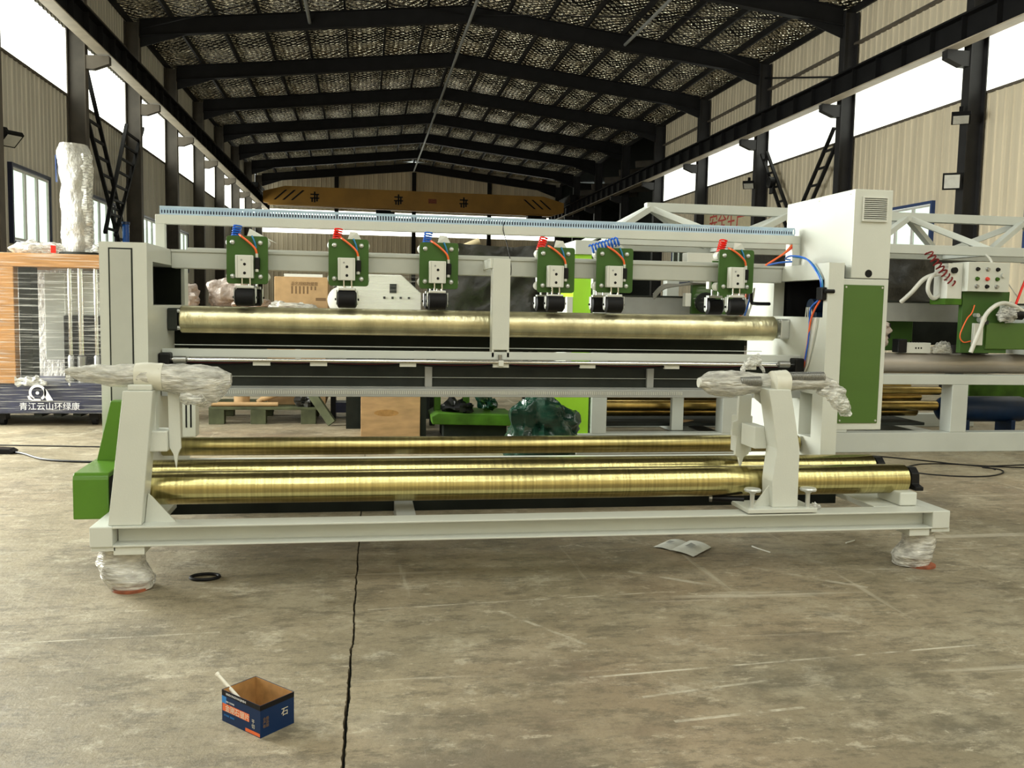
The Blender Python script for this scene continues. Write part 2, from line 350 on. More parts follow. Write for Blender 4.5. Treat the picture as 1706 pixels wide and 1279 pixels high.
# floor: two slabs with a worn joint between them
fl = G().box(-31, 31, -16, 70, -.25, -.05).build('floor', 'dark', kind='structure', origin=(0, 0, 0))
def jag(y): return -.058+.0125*(y-2.65)+.005*noise.noise(Vector((y*11, 0, 3)))+.008*noise.noise(Vector((y*2.5, 5, 0)))+.0035*noise.noise(Vector((y*37, 2, 0)))
ys = [-16, -4, 0]+[1.5+.012*i for i in range(540)]+[8, 9, 11, 14, 20, 40, 70]
for sgn, xe in ((-1, -30.0), (1, 30.0)):
    g = G(); n = len(ys); vs = []
    for y in ys:
        xj = jag(y) if y < 8 else jag(8)
        w = .003+.007*abs(noise.noise(Vector((y*31, sgn*3, 1))))+.004*abs(noise.noise(Vector((y*9, sgn, 4))))+(.002 if y < 3.4 else 0)
        vs += [(xe, y, 0), (xj+sgn*w, y, 0), (xj+sgn*w*.6, y, -.05)]
    fs = []
    for i in range(n-1):
        a, b = 3*i, 3*(i+1)
        fs += [(a, a+1, b+1, b) if sgn < 0 else (a+1, a, b, b+1), (a+1, a+2, b+2, b+1) if sgn < 0 else (a+2, a+1, b+1, b+2)]
    g.add(vs, fs).build('slab', 'concrete', fl, origin=(0, 0, 0))
# walls of ribbed sheets with a translucent band; each sheet is a piece of its own where it can be seen
PWD = BAY/7
def sheet_mesh(name, mat, w, h):
    prof = [(0, 0)]; k = 3
    for i in range(k):
        c = w*(i+.5)/k; prof += [(c-.045, 0), (c-.025, .028), (c+.025, .028), (c+.045, 0)]
    prof += [(w-.012, 0), (w-.006, -.012), (w, 0)]
    return G().add([(d, y, 0) for y, d in prof]+[(d, y, h) for y, d in prof],
                   [(i, i+1, len(prof)+i+1, len(prof)+i) for i in range(len(prof)-1)]).mesh(name, mat)
SM = {sd: [sheet_mesh('wall_sheet', mt_, PWD, h_) for h_ in (ZS0, ZEAVE-ZS1, 2.6, ZS0-4.4)]+[sheet_mesh('translucent_sheet', ms_, PWD, ZS1-ZS0)] for sd, mt_, ms_ in ((-1, 'sheet_shaded', 'strip'), (1, 'sheet', 'strip_shade'))}
wn = [0]
def window(side, y0, y1, frame):
    x = XWL if side < 0 else XWR; wn[0] += 1; z0, z1 = 2.6, 4.4; s = -side
    f = G()
    for a in ((y0, y1, z0, z0+.07), (y0, y1, z1-.07, z1), (y0, y0+.07, z0+.07, z1-.07), (y1-.07, y1, z0+.07, z1-.07)): f.box(min(x, x+s*.1), max(x, x+s*.1), *a)
    w = f.build('window_%d' % wn[0], frame, kind='structure')
    k = 3; pw = (y1-y0-.18)/k
    for i in range(k):
        ya = y0+.09+pw*i
        m = G()
        for a in ((ya, ya+.05, z0+.09, z1-.09), (ya+pw-.05, ya+pw, z0+.09, z1-.09), (ya+.05, ya+pw-.05, z0+.09, z0+.14), (ya+.05, ya+pw-.05, z1-.14, z1-.09)):
            m.box(min(x+s*.02, x+s*.07), max(x+s*.02, x+s*.07), *a)
        sa = m.build('sash', 'pvc', w)
        G().box(x+s*.045-.003, x+s*.045+.003, ya+.05, ya+pw-.05, z0+.14, z1-.14).build('pane', 'glass', sa)
def long_wall(name, side):
    x = XWL if side < 0 else XWR; rot = 0 if side < 0 else PI; ms_low, ms_up, ms_sill, ms_head, ms_strip = SM[side]
    near = G(); s = -side                                      # the stretch beside and behind the camera, out of view
    segs = [(-16, 7, 0, ZS0), (13, Y0V, 0, ZS0), (7, 13, 5.7, ZS0), (7, 13, 0, 1.3)] if side < 0 else [(-16, Y0V, 0, ZS0)]
    for a, b, c, d in segs: near.box(x-.02, x+.02, a, b, c, d)
    near.box(x-.02, x+.02, -16, Y0V, ZS1, ZEAVE)
    wall = near.build(name, 'sheet', kind='structure', origin=(x, 0, 0))
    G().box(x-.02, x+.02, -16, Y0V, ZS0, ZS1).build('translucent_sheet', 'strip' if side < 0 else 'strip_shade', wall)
    yend = YEND+.4 if side < 0 else 44.3
    nb = int(round((yend-Y0V)/PWD))
    def put(nm, me, y, z):
        o = link(nm, me, (x, y if side < 0 else y+PWD, z), wall); o.rotation_euler = (0, 0, rot)
    for i in range(nb):
        y = Y0V+PWD*i; win = (i % 7) in (2, 3, 4) and y < 44
        if win: put('wall_sheet', ms_sill, y, 0); put('wall_sheet', ms_head, y, 4.4)
        else: put('wall_sheet', ms_low, y, 0)
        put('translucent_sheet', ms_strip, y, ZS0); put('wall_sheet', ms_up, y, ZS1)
        if win and i % 7 == 2: window(side, y, y+3*PWD, 'navy_frame' if side < 0 else 'blue_frame')
    for z, d_ in ((6.75, .06), (9.55, .16)):
        G().box(min(x, x+s*d_), max(x, x+s*d_), -16, yend, z, z+.06).build('girt', 'steel_brown', wall)
    return wall
wl = long_wall('wall_left', -1); wr = long_wall('wall_right', 1)
# end wall, rear wall and the dark neighbouring bay on the right
we = G().box(XWL, XWR, YEND+.75, YEND+.8, 0, 12).build('wall_back', 'sheet', kind='structure')
for nm, mt, z0, z1 in (('wall_sheet', 'sheet', 0, 6.5), ('translucent_sheet', 'strip', 6.5, 8.2), ('wall_sheet', 'sheet', 8.2, 11.8)):
    me = sheet_mesh(nm, mt, 1.035, z1-z0)
    for i in range(22):
        o = link(nm, me, (XWL+1.035*i, YEND+.7, z0), we); o.rotation_euler = (0, 0, -PI/2)
for x in (-2.1, 3.6, 9.3):
    G().box(x-.15, x+.15, YEND+.3, YEND+.6, 0, 11.2).build('wall_post', 'steel_dark', we)
rw = G().box(XWL, XWR, -16.1, -16, 0, 12).build('wall_rear', 'sheet', kind='structure')
ax = G().box(20, 20.1, 44, 70, 0, 11).box(XWR, 20, 43.9, 44.0, 0, 11).box(XWR, 20, 69, 69.1, 0, 11).build('wall_annex', 'charcoal', kind='structure')
for i in range(7):
    G().bar((XWR, 46+i*3.3, 9.4), (20, 46+i*3.3, 9.9), .18, .35).build('annex_rafter', 'steel_brown', ax)
# roof: outer skin, foil between purlins
sl = math.atan(1.2/(RX-XIL)); rz = .80
cg = G()
for sx, xe in ((-1, XWL-.3), (1, XWR+.3)):
    cg.add([(RX, -16.2, rafz(RX)+rz+.15), (RX, 70, rafz(RX)+rz+.15), (xe, 70, rafz(xe)+rz+.15), (xe, -16.2, rafz(xe)+rz+.15)], [(0, 1, 2, 3)])
cg.add([(XWR, 43, 11), (XWR, 70, 11), (20.2, 70, 11.2), (20.2, 43, 11.2)], [(0, 1, 2, 3)])
ce = cg.build('ceiling', 'charcoal', kind='structure', origin=(RX, 0, 10))
NP = 8
for x0 in (-4.6, -.6, 5.2, 9.6):                               # unseen glowing roof panels added to brighten the machine and right wall
    for y0 in (-15.5, -10, -4.5)+((13.2,) if x0 < 8 else ()):
        g = G(); x1 = x0+2.0
        g.add([(x0, y0, rafz(x0)+rz-.03), (x1, y0, rafz(x1)+rz-.03), (x1, y0+5, rafz(x1)+rz-.03), (x0, y0+5, rafz(x0)+rz-.03)], [(0, 1, 2, 3)])
        g.build('added_roof_light', 'added_roof_light', ce)
for sx in (-1, 1):
    xe = XWL if sx < 0 else XWR; dx = abs(xe-RX)/NP
    cell = G(); nu, nv = 5, 12
    vs = []
    for j in range(nv+1):
        for i in range(nu+1):
            a, b = i/nu, j/nv
            vs.append((sx*a*dx, b*BAY, -a*dx*1.2/(RX-XIL)-.10*(4*a*(1-a))*(.6+.4*math.sin(b*19))+.03*noise.noise(Vector((a*5, b*25, sx)))))
    me = cell.add(vs, [(j*(nu+1)+i, j*(nu+1)+i+1, (j+1)*(nu+1)+i+1, (j+1)*(nu+1)+i) for j in range(nv) for i in range(nu)]).mesh('insulation_panel', 'foil', True)
    for y in FR:
        if y < 14 or y > 68: continue
        for k in range(NP):
            x = RX+sx*k*dx; link('insulation_panel', me, (x, y, rafz(x)+rz), ce)
    g = G(); g.add([(RX, -16, rafz(RX)+rz), (RX, 14.3, rafz(RX)+rz), (xe, 14.3, rafz(xe)+rz), (xe, -16, rafz(xe)+rz)], [(0, 1, 2, 3)]).build('insulation_sheet', 'foil', ce)
    for k in range(NP+1):
        if k == 0 and sx > 0: continue
        x = RX+sx*k*dx*.995; z = rafz(x)+.56
        G().box(x-.035, x+.035, -16, YEND+.6, z, z+.22).build('purlin', 'steel_dark', ce)
for x, dz, ye in ((RX, -.12, YEND), (-1.9, .10, 32.3), (9.2, .10, 32.3)):
    G().cyl((x, 14.3, rafz(x)+.12+dz), (x, ye, rafz(x)+.12+dz), .055, 10).build('tie_pipe', 'grey_paint', ce, smooth=True)
# portal frames
ORD = ['first', 'second', 'third', 'fourth', 'fifth', 'sixth', 'seventh', 'eighth', 'ninth', 'tenth', 'eleventh', 'twelfth']
def column_mesh(w, mt_):
    g = G(); g.box(0, .03, -.14, .14, 0, 10.5); g.box(w-.03, w, -.14, .14, 0, 10.5); g.box(.03, w-.03, -.012, .012, 0, 10.5)
    return g.mesh('column', mt_)
me_col = column_mesh(.46, 'steel_left_lit'); me_colr = column_mesh(.46, 'steel_right_lit'); me_cor = G().prism([(0, 0), (0, -.36), (.2, -.36), (.60, -.20), (.60, 0)], 'y', -.11, .11).mesh('bracket', 'steel_brown')
me_cor2 = G().prism([(0, 0), (0, -.36), (-.2, -.36), (-.60, -.20), (-.60, 0)], 'y', -.11, .11).mesh('bracket', 'steel_right_lit')
me_flat = G().box(0, .012, -.14, .14, 0, 10.0).mesh('lit_flange_face', 'steel_brown')  # thin added plate, the lit brown of the flange put into its colour
def rafter_mesh(sx):
    g = G(); x1 = (XIL if sx < 0 else XIR)-RX; h = .56
    z0 = rafz(RX); z1 = rafz(RX+x1)
    P = lambda x, z, y: (x, y, z)
    def slab(ya, yb, a0, a1):
        g.add([P(0, z0+a0, ya), P(x1, z1+a0, ya), P(x1, z1+a0, yb), P(0, z0+a0, yb), P(0, z0+a1, ya), P(x1, z1+a1, ya), P(x1, z1+a1, yb), P(0, z0+a1, yb)],
              [(0, 1, 2, 3), (7, 6, 5, 4), (0, 4, 5, 1), (1, 5, 6, 2), (2, 6, 7, 3), (3, 7, 4, 0)])
    slab(-.12, .12, 0, .025); slab(-.12, .12, h-.025, h); slab(-.01, .01, .025, h-.025)
    return g.mesh('rafter', 'steel_dark')
me_raf = {s: rafter_mesh(s) for s in (-1, 1)}
me_hau = {s: G().prism([(0, 0), (-s*1.5, .165), (0, -.35)], 'y', -.015, .015).mesh('haunch', 'steel_dark') for s in (-1, 1)}
k = 0
for y in FR:
    if y < 14 or y > 68.5: continue
    t = thing('portal_frame', (RX, y, 0), 'dark steel roof frame, the %s from the camera end, with two columns and sloping rafters' % ORD[k], 'roof frame', 'portal frames of the hall')
    k += 1
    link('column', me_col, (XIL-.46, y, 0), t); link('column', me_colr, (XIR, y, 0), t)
    link('lit_flange_face', me_flat, (XIL, y, 0), t)
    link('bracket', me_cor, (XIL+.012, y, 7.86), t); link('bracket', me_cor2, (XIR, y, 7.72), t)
    for s in (-1, 1):
        link('rafter', me_raf[s], (RX, y, 0), t)
        x = XIL if s < 0 else XIR; link('haunch', me_hau[s], (x, y, rafz(x)), t)
# crane runway beams
def runway(xc, zb, lab, s):
    t = thing('crane_runway_beam', (xc, 20, zb), lab, 'crane beam'); h = .62
    y0, y1 = Y0V, YEND
    B('bottom_flange', 'crane_flange_lit', t, xc-.17, xc+.17, y0, y1, zb, zb+.03, 0); B('top_flange', 'steel_dark', t, xc-.20, xc+.20, y0, y1, zb+h-.03, zb+h, 0)
    B('web', 'steel_dark', t, xc-.01, xc+.01, y0, y1, zb+.03, zb+h-.03, 0); B('crane_rail', 'steel_dark', t, xc-.04, xc+.04, y0, y1, zb+h, zb+h+.1, 0)
    me = G().box(-.15, .15, -.01, .01, 0, h-.06).mesh('stiffener', 'steel_dark'); y = y0+.6
    while y < y1-.5:
        link('stiffener', me, (xc, y, zb+.03), t); y += 1.2
runway(-6.95, 7.90, 'long crane runway beam along the left wall on column brackets', -1)
runway(13.86, 7.74, 'long crane runway beam with stiffeners along the right wall', 1)
# overhead crane at the far end
t = thing('overhead_crane', (3.5, 62, 7.6), 'yellow overhead bridge crane with black end stripes at the far end of the hall', 'crane')
gi = G().prism([(-6.62, 8.62), (-5.2, 9.0), (12.1, 8.95), (13.55, 8.55), (13.55, 7.9), (12.6, 7.62), (-5.7, 7.72), (-6.62, 7.92)], 'y', 61.7, 62.3).build('girder', 'crane_yellow', t)
B('ledge', 'crane_yellow', t, -6.3, 13.0, 61.45, 61.75, 7.72, 7.80, 0)
for i in range(3):
    for x0, s in ((-5.2+.55*i, 1), (10.7+.55*i, -1)):
        G().prism([(x0, 8.75 if s > 0 else 8.7), (x0+.14, 8.75 if s > 0 else 8.7), (x0+.14-s*.75, 8.08), (x0-s*.75, 8.08)], 'y', 61.68, 61.7).build('stripe', 'black', gi)
for x, z, mt in ((-3.3, 8.35, 'black'), (2.2, 8.38, 'black'), (6.6, 8.35, 'black')):
    em = G().box(x-.28, x+.28, 61.68, 61.7, z+.12, z+.2).box(x-.05, x+.05, 61.68, 61.7, z-.36, z+.34).box(x-.3, x+.3, 61.68, 61.7, z-.12, z-.04).box(x-.22, x-.12, 61.68, 61.7, z-.34, z-.04).box(x+.1, x+.2, 61.68, 61.7, z-.3, z+.12)
    em.build('emblem', mt, gi)
B('nameplate', 'rust_pad', gi, 4.2, 4.75, 61.68, 61.7, 8.2, 8.5, 0)
for x in (1.2, 11.5): 
    h = B('hoist', 'steel_dark', t, x-.5, x+.5, 61.5, 62.2, 7.15, 7.62, .03); CY('drum', 'black', h, (x-.35, 61.45, 7.3), (x+.75, 61.45, 7.3), .22)
for x in (-6.95, 13.86): B('end_truck', 'steel_dark', t, x-.22, x+.22, 60.2, 63.8, 8.63 if x < 0 else 8.47, 8.98, .02)
# ladder-like wall braces
def ladder(x, ra, rb, n, label, mat='steel_dark'):           # two rails given as ((y, z), (y, z)) with level rungs between them
    t = thing('wall_brace', (x, (ra[0][0]+rb[1][0])/2, ra[1][1]), label, 'brace', 'ladder braces on the walls')
    for p, q in (ra, rb): G().bar((x, *p), (x, *q), .08, .10, (1, 0, 0)).build('rail', mat, t)
    at = lambda r, z: r[0][0]+(r[1][0]-r[0][0])*(z-r[0][1])/(r[1][1]-r[0][1])
    for i in range(n):
        z = min(ra[0][1], rb[0][1])-.25-i*(min(ra[0][1], rb[0][1])-max(ra[1][1], rb[1][1])-.4)/(n-1)
        G().bar((x, at(ra, z), z), (x, at(rb, z), z), .06, .07).build('rung', mat, t)
ladder(-7.55, ((26.84, 7.64), (30.9, 3.1)), ((26.6, 6.55), (29.9, 3.1)), 8, 'dark ladder brace on the left wall leaning away from the camera')
ladder(-7.48, ((30.75, 6.9), (28.1, 3.3)), ((32.9, 7.2), (29.2, 3.3)), 8, 'dark ladder brace on the left wall leaning toward the camera')
ladder(14.45, ((26.75, 7.15), (30.5, 2.9)), ((26.45, 6.75), (29.85, 2.9)), 8, 'black ladder brace on the right wall, rising toward the near column')
ladder(14.50, ((32.1, 7.2), (28.7, 2.9)), ((31.65, 7.2), (28.1, 2.9)), 8, 'black ladder brace on the right wall below the pulley')
# thin wind rods under the roof
for a, b in (((-7.4, 26.3, 10.3), (3.5, 32.3, 11.5)), ((3.5, 26.3, 11.5), (-7.4, 32.3, 10.3)), ((3.5, 26.3, 11.5), (14.3, 32.3, 10.3)), ((14.3, 26.3, 10.3), (3.5, 32.3, 11.5))):
    G().cyl(a, b, .018, 6).build('tie_rod', 'steel_dark', ce)
G().cyl((14.6, 26.3, 8.6), (14.6, 32.3, 10.0), .03, 6).build('tie_rod', 'steel_dark', wr)
# floodlights, pulley and red lettered board
def flood(loc, yaw, tilt, label, wide=.42):
    t = thing('floodlight', loc, label, 'floodlight', 'floodlights on the columns'); L_ = Vector(loc)
    R_ = Matrix.Rotation(yaw, 4, 'Z') @ Matrix.Rotation(tilt, 4, 'X')
    def rb(nm, mt, bx):
        g = G().box(*bx); g.v = [tuple(R_ @ Vector(v)+L_) for v in g.v]; return g.build(nm, mt, t, bevel=.01)
    rb('housing', 'black', (-wide/2, wide/2, 0, .10, -.20, .20)); rb('lamp_glass', 'lamp_glass', (-wide/2+.04, wide/2-.04, -.01, 0, -.16, .16)); rb('mount', 'black', (-.05, .05, .10, .35, -.05, .05))
flood((14.05, 20.2, 4.62), -.6, .25, 'floodlight with a pale glass front on the near right column, lower of two')
flood((14.05, 20.0, 6.05), -.6, 1.15, 'black floodlight on the near right column just below the bright strip')
flood((-7.55, 21.3, 4.75), 1.0, .9, 'grey floodlight high at the left edge above the window')
flood((14.0, 32.0, 6.0), -.5, 1.1, 'small black floodlight on the right column behind the machine cabinet')
t = thing('pulley_block', (14.42, 30.9, 5.6), 'black pulley block hanging on the right wall ladder brace', 'pulley')
G().lathe((14.36, 30.9, 6.0), (1, 0, 0), [(-.1, .2), (.1, .2)], 18).build('wheel', 'black', t, True); B('hook', 'black', t, 14.36, 14.46, 30.75, 31.05, 5.6, 6.0, .02)
t = thing('safety_board', (14.7, 36, 4.4), 'yellow wall board with red characters seen below the truss', 'sign')
B('board', 'sign_board', t, 14.70, 14.74, 33.3, 38.2, 4.45, 5.6, 0)
text('lettering', '安全生产', .95, 'sign_red', t, (14.69, 37.55, 4.72), (0, -1, 0), (0, 0, 1), .004)
# ------------------------------------------------------------------ the winding machine in front
mw = thing('winding_machine', (.95, 5.3, 0), 'white and green roll winding machine with gold rollers standing in the foreground', 'machine')
ZB0, ZB1 = .233, .331
# base frame
fb = B('front_beam', 'white', mw, -1.16, 3.065, 4.485, 4.495, ZB0+.008, ZB1-.008, 0)
B('top_flange', 'white', fb, -1.166, 3.068, 4.40, 4.53, ZB1-.009, ZB1, .002); B('bottom_flange', 'white', fb, -1.166, 3.068, 4.40, 4.53, ZB0, ZB0+.009, .002)
for x0, x1 in ((-1.268, -1.166), (3.068, 3.172)):
    B('side_rail', 'white', mw, x0, x1, 4.40, 6.35, ZB0, ZB1, .005)
B('rear_beam', 'white', mw, -1.166, 3.068, 6.2, 6.32, ZB0, ZB1, .004)
B('added_rear_screen', 'charcoal', mw, -1.166, 3.068, 6.325, 6.335, .012, .32, 0)  # unseen panel added to block light coming under from behind
B('bearing_plate', 'white', mw, 2.80, 3.066, 4.54, 5.25, ZB1-.03, ZB1, .002); B('bearing_plate', 'white', mw, -1.164, -.98, 4.54, 5.25, ZB1-.03, ZB1, .002)
B('cross_tie', 'grey_paint', mw, .165, .265, 4.535, 6.2, ZB0, .325, .003)
B('under_beam', 'dark', mw, -1.16, 2.79, 4.93, 4.99, .262, .345, .002)
# feet wrapped in film
for x, sx, s in ((-1.10, -1, 1), (2.99, 1, 2)):
    xo = -1.215 if sx < 0 else 3.12
    ft = B('foot_bracket', 'white', mw, x-.065 if sx < 0 else x-.05, x+.075 if sx < 0 else x+.07, 4.41, 4.60, .192, ZB0, .003)
    B('foot_plate', 'white', ft, xo-.05, xo+.06, 4.41, 4.55, .212, ZB0, .002)
    CY('screw_jack', 'steel', ft, (xo+.01*-sx, 4.50, .05), (xo+.01*-sx, 4.50, .215), .028)
    g = G(); xc = -1.13 if sx < 0 else 3.05
    if sx < 0: g.wrap([(xc-.03, 4.53, .20), (xc-.03, 4.53, .12), (xc+.01, 4.52, .05), (xc+.02, 4.52, .006)], [(.10, .07), (.115, .085), (.125, .10), (.105, .085)], (1, 0, 0), (0, 1, 0), 34, 9, .007, 14, 3)
    else: g.wrap([(xc+.02, 4.52, .205), (xc+.02, 4.52, .13), (xc-.02, 4.52, .06), (xc-.02, 4.52, .006)], [(.085, .07), (.095, .085), (.115, .10), (.10, .085)], (1, 0, 0), (0, 1, 0), 34, 9, .007, 14, 8)
    g.build('film_wrap', 'film_thick', ft, True, label='crumpled clear film tied around the foot')
    CY('rubber_pad', 'rust_pad', ft, (xc+.02, 4.50, 0), (xc+.02, 4.50, .012), .085)
# lower rollers
def roller(name, mat, y, z, r, x0, x1, ends=True):
    o = G().lathe((x0, y, z), (1, 0, 0), [(0, r*.93), (.006, r), (x1-x0-.006, r), (x1-x0, r*.93)], 56).build(name, mat, mw, True)
    for a, b in ((x0-.05, x0+.02), (x1-.02, x1+.05)): CY('journal', 'steel', o, (a, y, z), (b, y, z), r*.32)
    return o
fr_ = roller('winding_roller', 'gold', 4.66, .462, .083, -1.13, 3.045)
rr_ = roller('winding_roller', 'gold', 5.00, .462, .083, -1.13, 3.045)
br_ = roller('guide_roller', 'gold2', 5.46, .545, .054, -1.16, 2.80)
for y, rl in ((4.66, fr_), (5.00, rr_)):
    for x, s in ((3.005, 1), (-1.13, -1)):
        bl = B('bearing_block', 'white', mw, x-.055, x+.05, y-.13, y+.10, ZB1, .408, .008)
        xx = x+.085*s if s > 0 else x-.03
        G().prism([(y-.10, .408), (y+.10, .408), (y+.10, .43), (y+.06, .44), (y+.055, .50), (y+.02, .53), (y-.02, .53), (y-.055, .50), (y-.06, .44), (y-.10, .43)], 'x', xx-.028, xx+.022).build('pillow_bearing', 'black', bl, bevel=.004)
# green chain guard on the left
gp = [(4.745, .288), (4.745, .49), (4.752, .510), (4.77, .522), (5.16, .530), (5.16, .288)]
cg_ = G().prism(gp, 'x', -1.442, -1.2715).build('chain_guard', 'green_guard', mw, bevel=.006)
G().prism([(-1.425, .525), (-1.18, .525), (-1.18, .852), (-1.347, .852)], 'y', 5.10, 5.17).build('guard_top', 'green_guard', cg_, bevel=.006)
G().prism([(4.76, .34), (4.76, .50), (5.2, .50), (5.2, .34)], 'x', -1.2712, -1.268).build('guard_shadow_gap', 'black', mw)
# left pillar with arm
pl = G().add([(-1.191, 4.42, ZB1), (-1.040, 4.42, ZB1), (-1.040, 4.56, ZB1), (-1.191, 4.56, ZB1), (-1.113, 4.42, .972), (-.979, 4.42, .972), (-.979, 4.56, .972), (-1.113, 4.56, .972)],
             [(0, 3, 2, 1), (4, 5, 6, 7), (0, 1, 5, 4), (1, 2, 6, 5), (2, 3, 7, 6), (3, 0, 4, 7)]).build('pillar', 'white', mw, bevel=.005)
B('pillar_cap', 'white', pl, -1.095, -.985, 4.43, 4.55, .972, 1.0, .006)
G().prism([(-1.038, ZB1), (-.898, ZB1), (-1.005, .455), (-1.022, .47)], 'y', 4.485, 4.495).build('gusset', 'white', pl)
ar = B('arm_bracket', 'white', mw, -1.03, -.985, 4.50, 4.57, .70, .92, .003)
B('link_box', 'white', ar, -1.02, -.928, 4.47, 4.60, .675, .775, .006)
G().prism([(-.93, .985), (-.877, .985), (-.872, .688), (-.885, .659), (-.895, .589), (-.9075, .659), (-.926, .692)], 'y', 4.50, 4.52).build('hook_plate', 'white', mw, bevel=.002)
hb = B('hook_carrier', 'white', mw, -.93, -.865, 4.85, 4.95, .69, .90, .004)
for x in (-.915, -.892): B('slot', 'black', hb, x, x+.008, 4.848, 4.851, .74, .86, 0)
wa = G().wrap([(-1.385, 4.50, 1.055), (-1.30, 4.50, 1.045), (-1.10, 4.50, 1.035), (-.93, 4.50, 1.030), (-.80, 4.50, 1.005), (-.70, 4.50, .995), (-.635, 4.50, 1.02)],
              [(.012, .015), (.04, .042), (.06, .060), (.07, .066), (.085, .088), (.08, .092), (.03, .03)], (0, 1, 0), (0, 0, 1), 34, 12, .005, 14, 1).build('film_wrapped_arm', 'film_thick', mw, True, label='press arm bandaged in crumpled clear film')
G().wrap([(-1.07, 4.50, 1.035), (-1.0, 4.50, 1.034), (-.945, 4.50, 1.03)], [(.064, .064), (.068, .066), (.07, .068)], (0, 1, 0), (0, 0, 1), 30, 4, .003, 20, 1).build('tape_band', 'tape', wa, True)
G().wrap([(-.86, 4.48, .94), (-.76, 4.47, .93), (-.72, 4.47, .915)], [(.06, .03), (.05, .045), (.01, .01)], (0, 1, 0), (0, 0, 1), 26, 10, .009, 22, 9).build('film_tail', 'film', wa, True)
G().wrap([(-1.37, 4.47, 1.04), (-1.355, 4.46, .99)], [(.012, .012), (.004, .004)], (1, 0, 0), (0, 1, 0), 8, 8, .006, 60, 2).build('film_tail', 'film', wa, True)
CY('arm_core', 'pale_grey', wa, (-1.25, 4.50, 1.04), (-.70, 4.50, 1.0), .035)
# right pillar on its sliding plate
pr_ = [(2.100, .975), (2.222, .975), (2.287, .677), (2.290, .36), (2.147, .36), (2.158, .677)]
pg = G()
pg.prism([(2.100, .99), (2.222, .99), (2.287, .677), (2.290, .36), (2.147, .36), (2.140, .50), (2.158, .677)], 'y', 4.43, 4.56)
pp = pg.build('pillar', 'white', mw, bevel=.004)
G().prism([(2.147, .36), (2.057, .36), (2.142, .47)], 'y', 4.47, 4.48).build('gusset', 'white', pp)
sp = B('slide_plate', 'white', mw, 1.995, 2.385, 4.395, 4.62, ZB1+.006, .360, .003)
for x, y in ((2.03, 4.43), (2.345, 4.43)):
    kb = G().lathe((x, y, .36), (0, 0, 1), [(0, .012), (.075, .012), (.08, .018), (.088, .020), (.089, .042), (.098, .045), (.105, .040), (.107, .012)], 20).build('clamp_knob', 'alu', sp, True)
CY('slide_shaft', 'black', mw, (1.90, 4.66, .366), (2.06, 4.60, .366), .017)
CY('shaft_end', 'steel', mw, (1.885, 4.665, .366), (1.90, 4.66, .366), .021)
G().wrap([(2.38, 4.47, .345), (2.43, 4.50, .345), (2.47, 4.52, .338)], [(.02, .02), (.035, .02), (.01, .01)], (0, 1, 0), (0, 0, 1), 14, 8, .01, 60, 4).build('film_scrap', 'film', mw, True)
ab = G().prism([(2.035, .88), (2.13, .88), (2.15, .94), (2.20, .95), (2.20, .86), (2.16, .84), (2.155, .735), (2.085, .735), (2.085, .645), (2.155, .645), (2.155, .60), (2.205, .62), (2.205, .96), (2.03, .96)], 'y', 4.56, 4.60)
ab = G().box(2.09, 2.16, 4.56, 4.74, .655, .775).build('link_box', 'white', mw, bevel=.004)
G().prism([(2.08, .93), (2.155, .93), (2.150, .595), (2.120, .575), (2.105, .52), (2.090, .575), (2.068, .59), (2.074, .70), (2.045, .70), (2.048, .775), (2.076, .785)], 'y', 4.76, 4.785).build('hook_plate', 'white', mw, bevel=.002)
B('hook_carrier', 'white', mw, 2.11, 2.20, 4.84, 4.93, .59, .80, .003)
G().prism([(2.09, .97), (2.20, .97), (2.20, .88), (2.17, .85), (2.14, .89), (2.09, .93)], 'y', 4.585, 4.60).build('arm_bracket', 'white', mw, bevel=.003)
wb = G().wrap([(1.77, 4.58, 1.012), (1.83, 4.58, 1.010), (1.95, 4.58, 1.008), (2.10, 4.58, 1.010), (2.30, 4.58, 1.02), (2.46, 4.58, 1.025), (2.53, 4.58, 1.01)],
              [(.022, .03), (.062, .064), (.075, .075), (.06, .054), (.052, .052), (.048, .045), (.03, .03)], (0, 1, 0), (0, 0, 1), 34, 12, .005, 14, 5).build('film_wrapped_arm', 'film_thick', mw, True, label='right press arm bandaged in crumpled clear film')
CY('arm_core', 'pale_grey', wb, (1.80, 4.58, 1.01), (2.48, 4.58, 1.02), .035); CY('roll_core', 'white_plastic', wb, (1.765, 4.58, 1.012), (1.775, 4.58, 1.012), .026)
G().wrap([(2.155, 4.52, 1.015), (2.20, 4.52, 1.016), (2.235, 4.52, 1.018)], [(.075, .068), (.078, .07), (.075, .068)], (0, 1, 0), (0, 0, 1), 30, 4, .003, 20, 1).build('tape_band', 'tape', wb, True)
G().coil((2.24, 4.55, 1.048), (2.47, 4.55, 1.052), .024, 26, .0035, 5, 10).build('spring', 'steel', wb, True)
G().coil((1.98, 4.535, 1.022), (2.10, 4.535, 1.024), .026, 14, .0035, 5, 10).build('spring', 'steel', wb, True)
G().wrap([(2.48, 4.57, 1.0), (2.56, 4.56, .94), (2.60, 4.55, .87), (2.63, 4.55, .84)], [(.03, .05), (.04, .055), (.035, .04), (.012, .012)], (0, 1, 0), (.7, 0, .7), 24, 12, .011, 28, 6).build('film_tail', 'film', wb, True)
G().wrap([(2.01, 4.6, 1.07), (2.06, 4.62, 1.12), (2.12, 4.62, 1.135), (2.15, 4.62, 1.07)], [(.02, .02), (.03, .03), (.03, .03), (.02, .02)], (0, 1, 0), (0, 0, 1), 18, 8, .014, 34, 7).build('film_tail', 'film', wb, True)
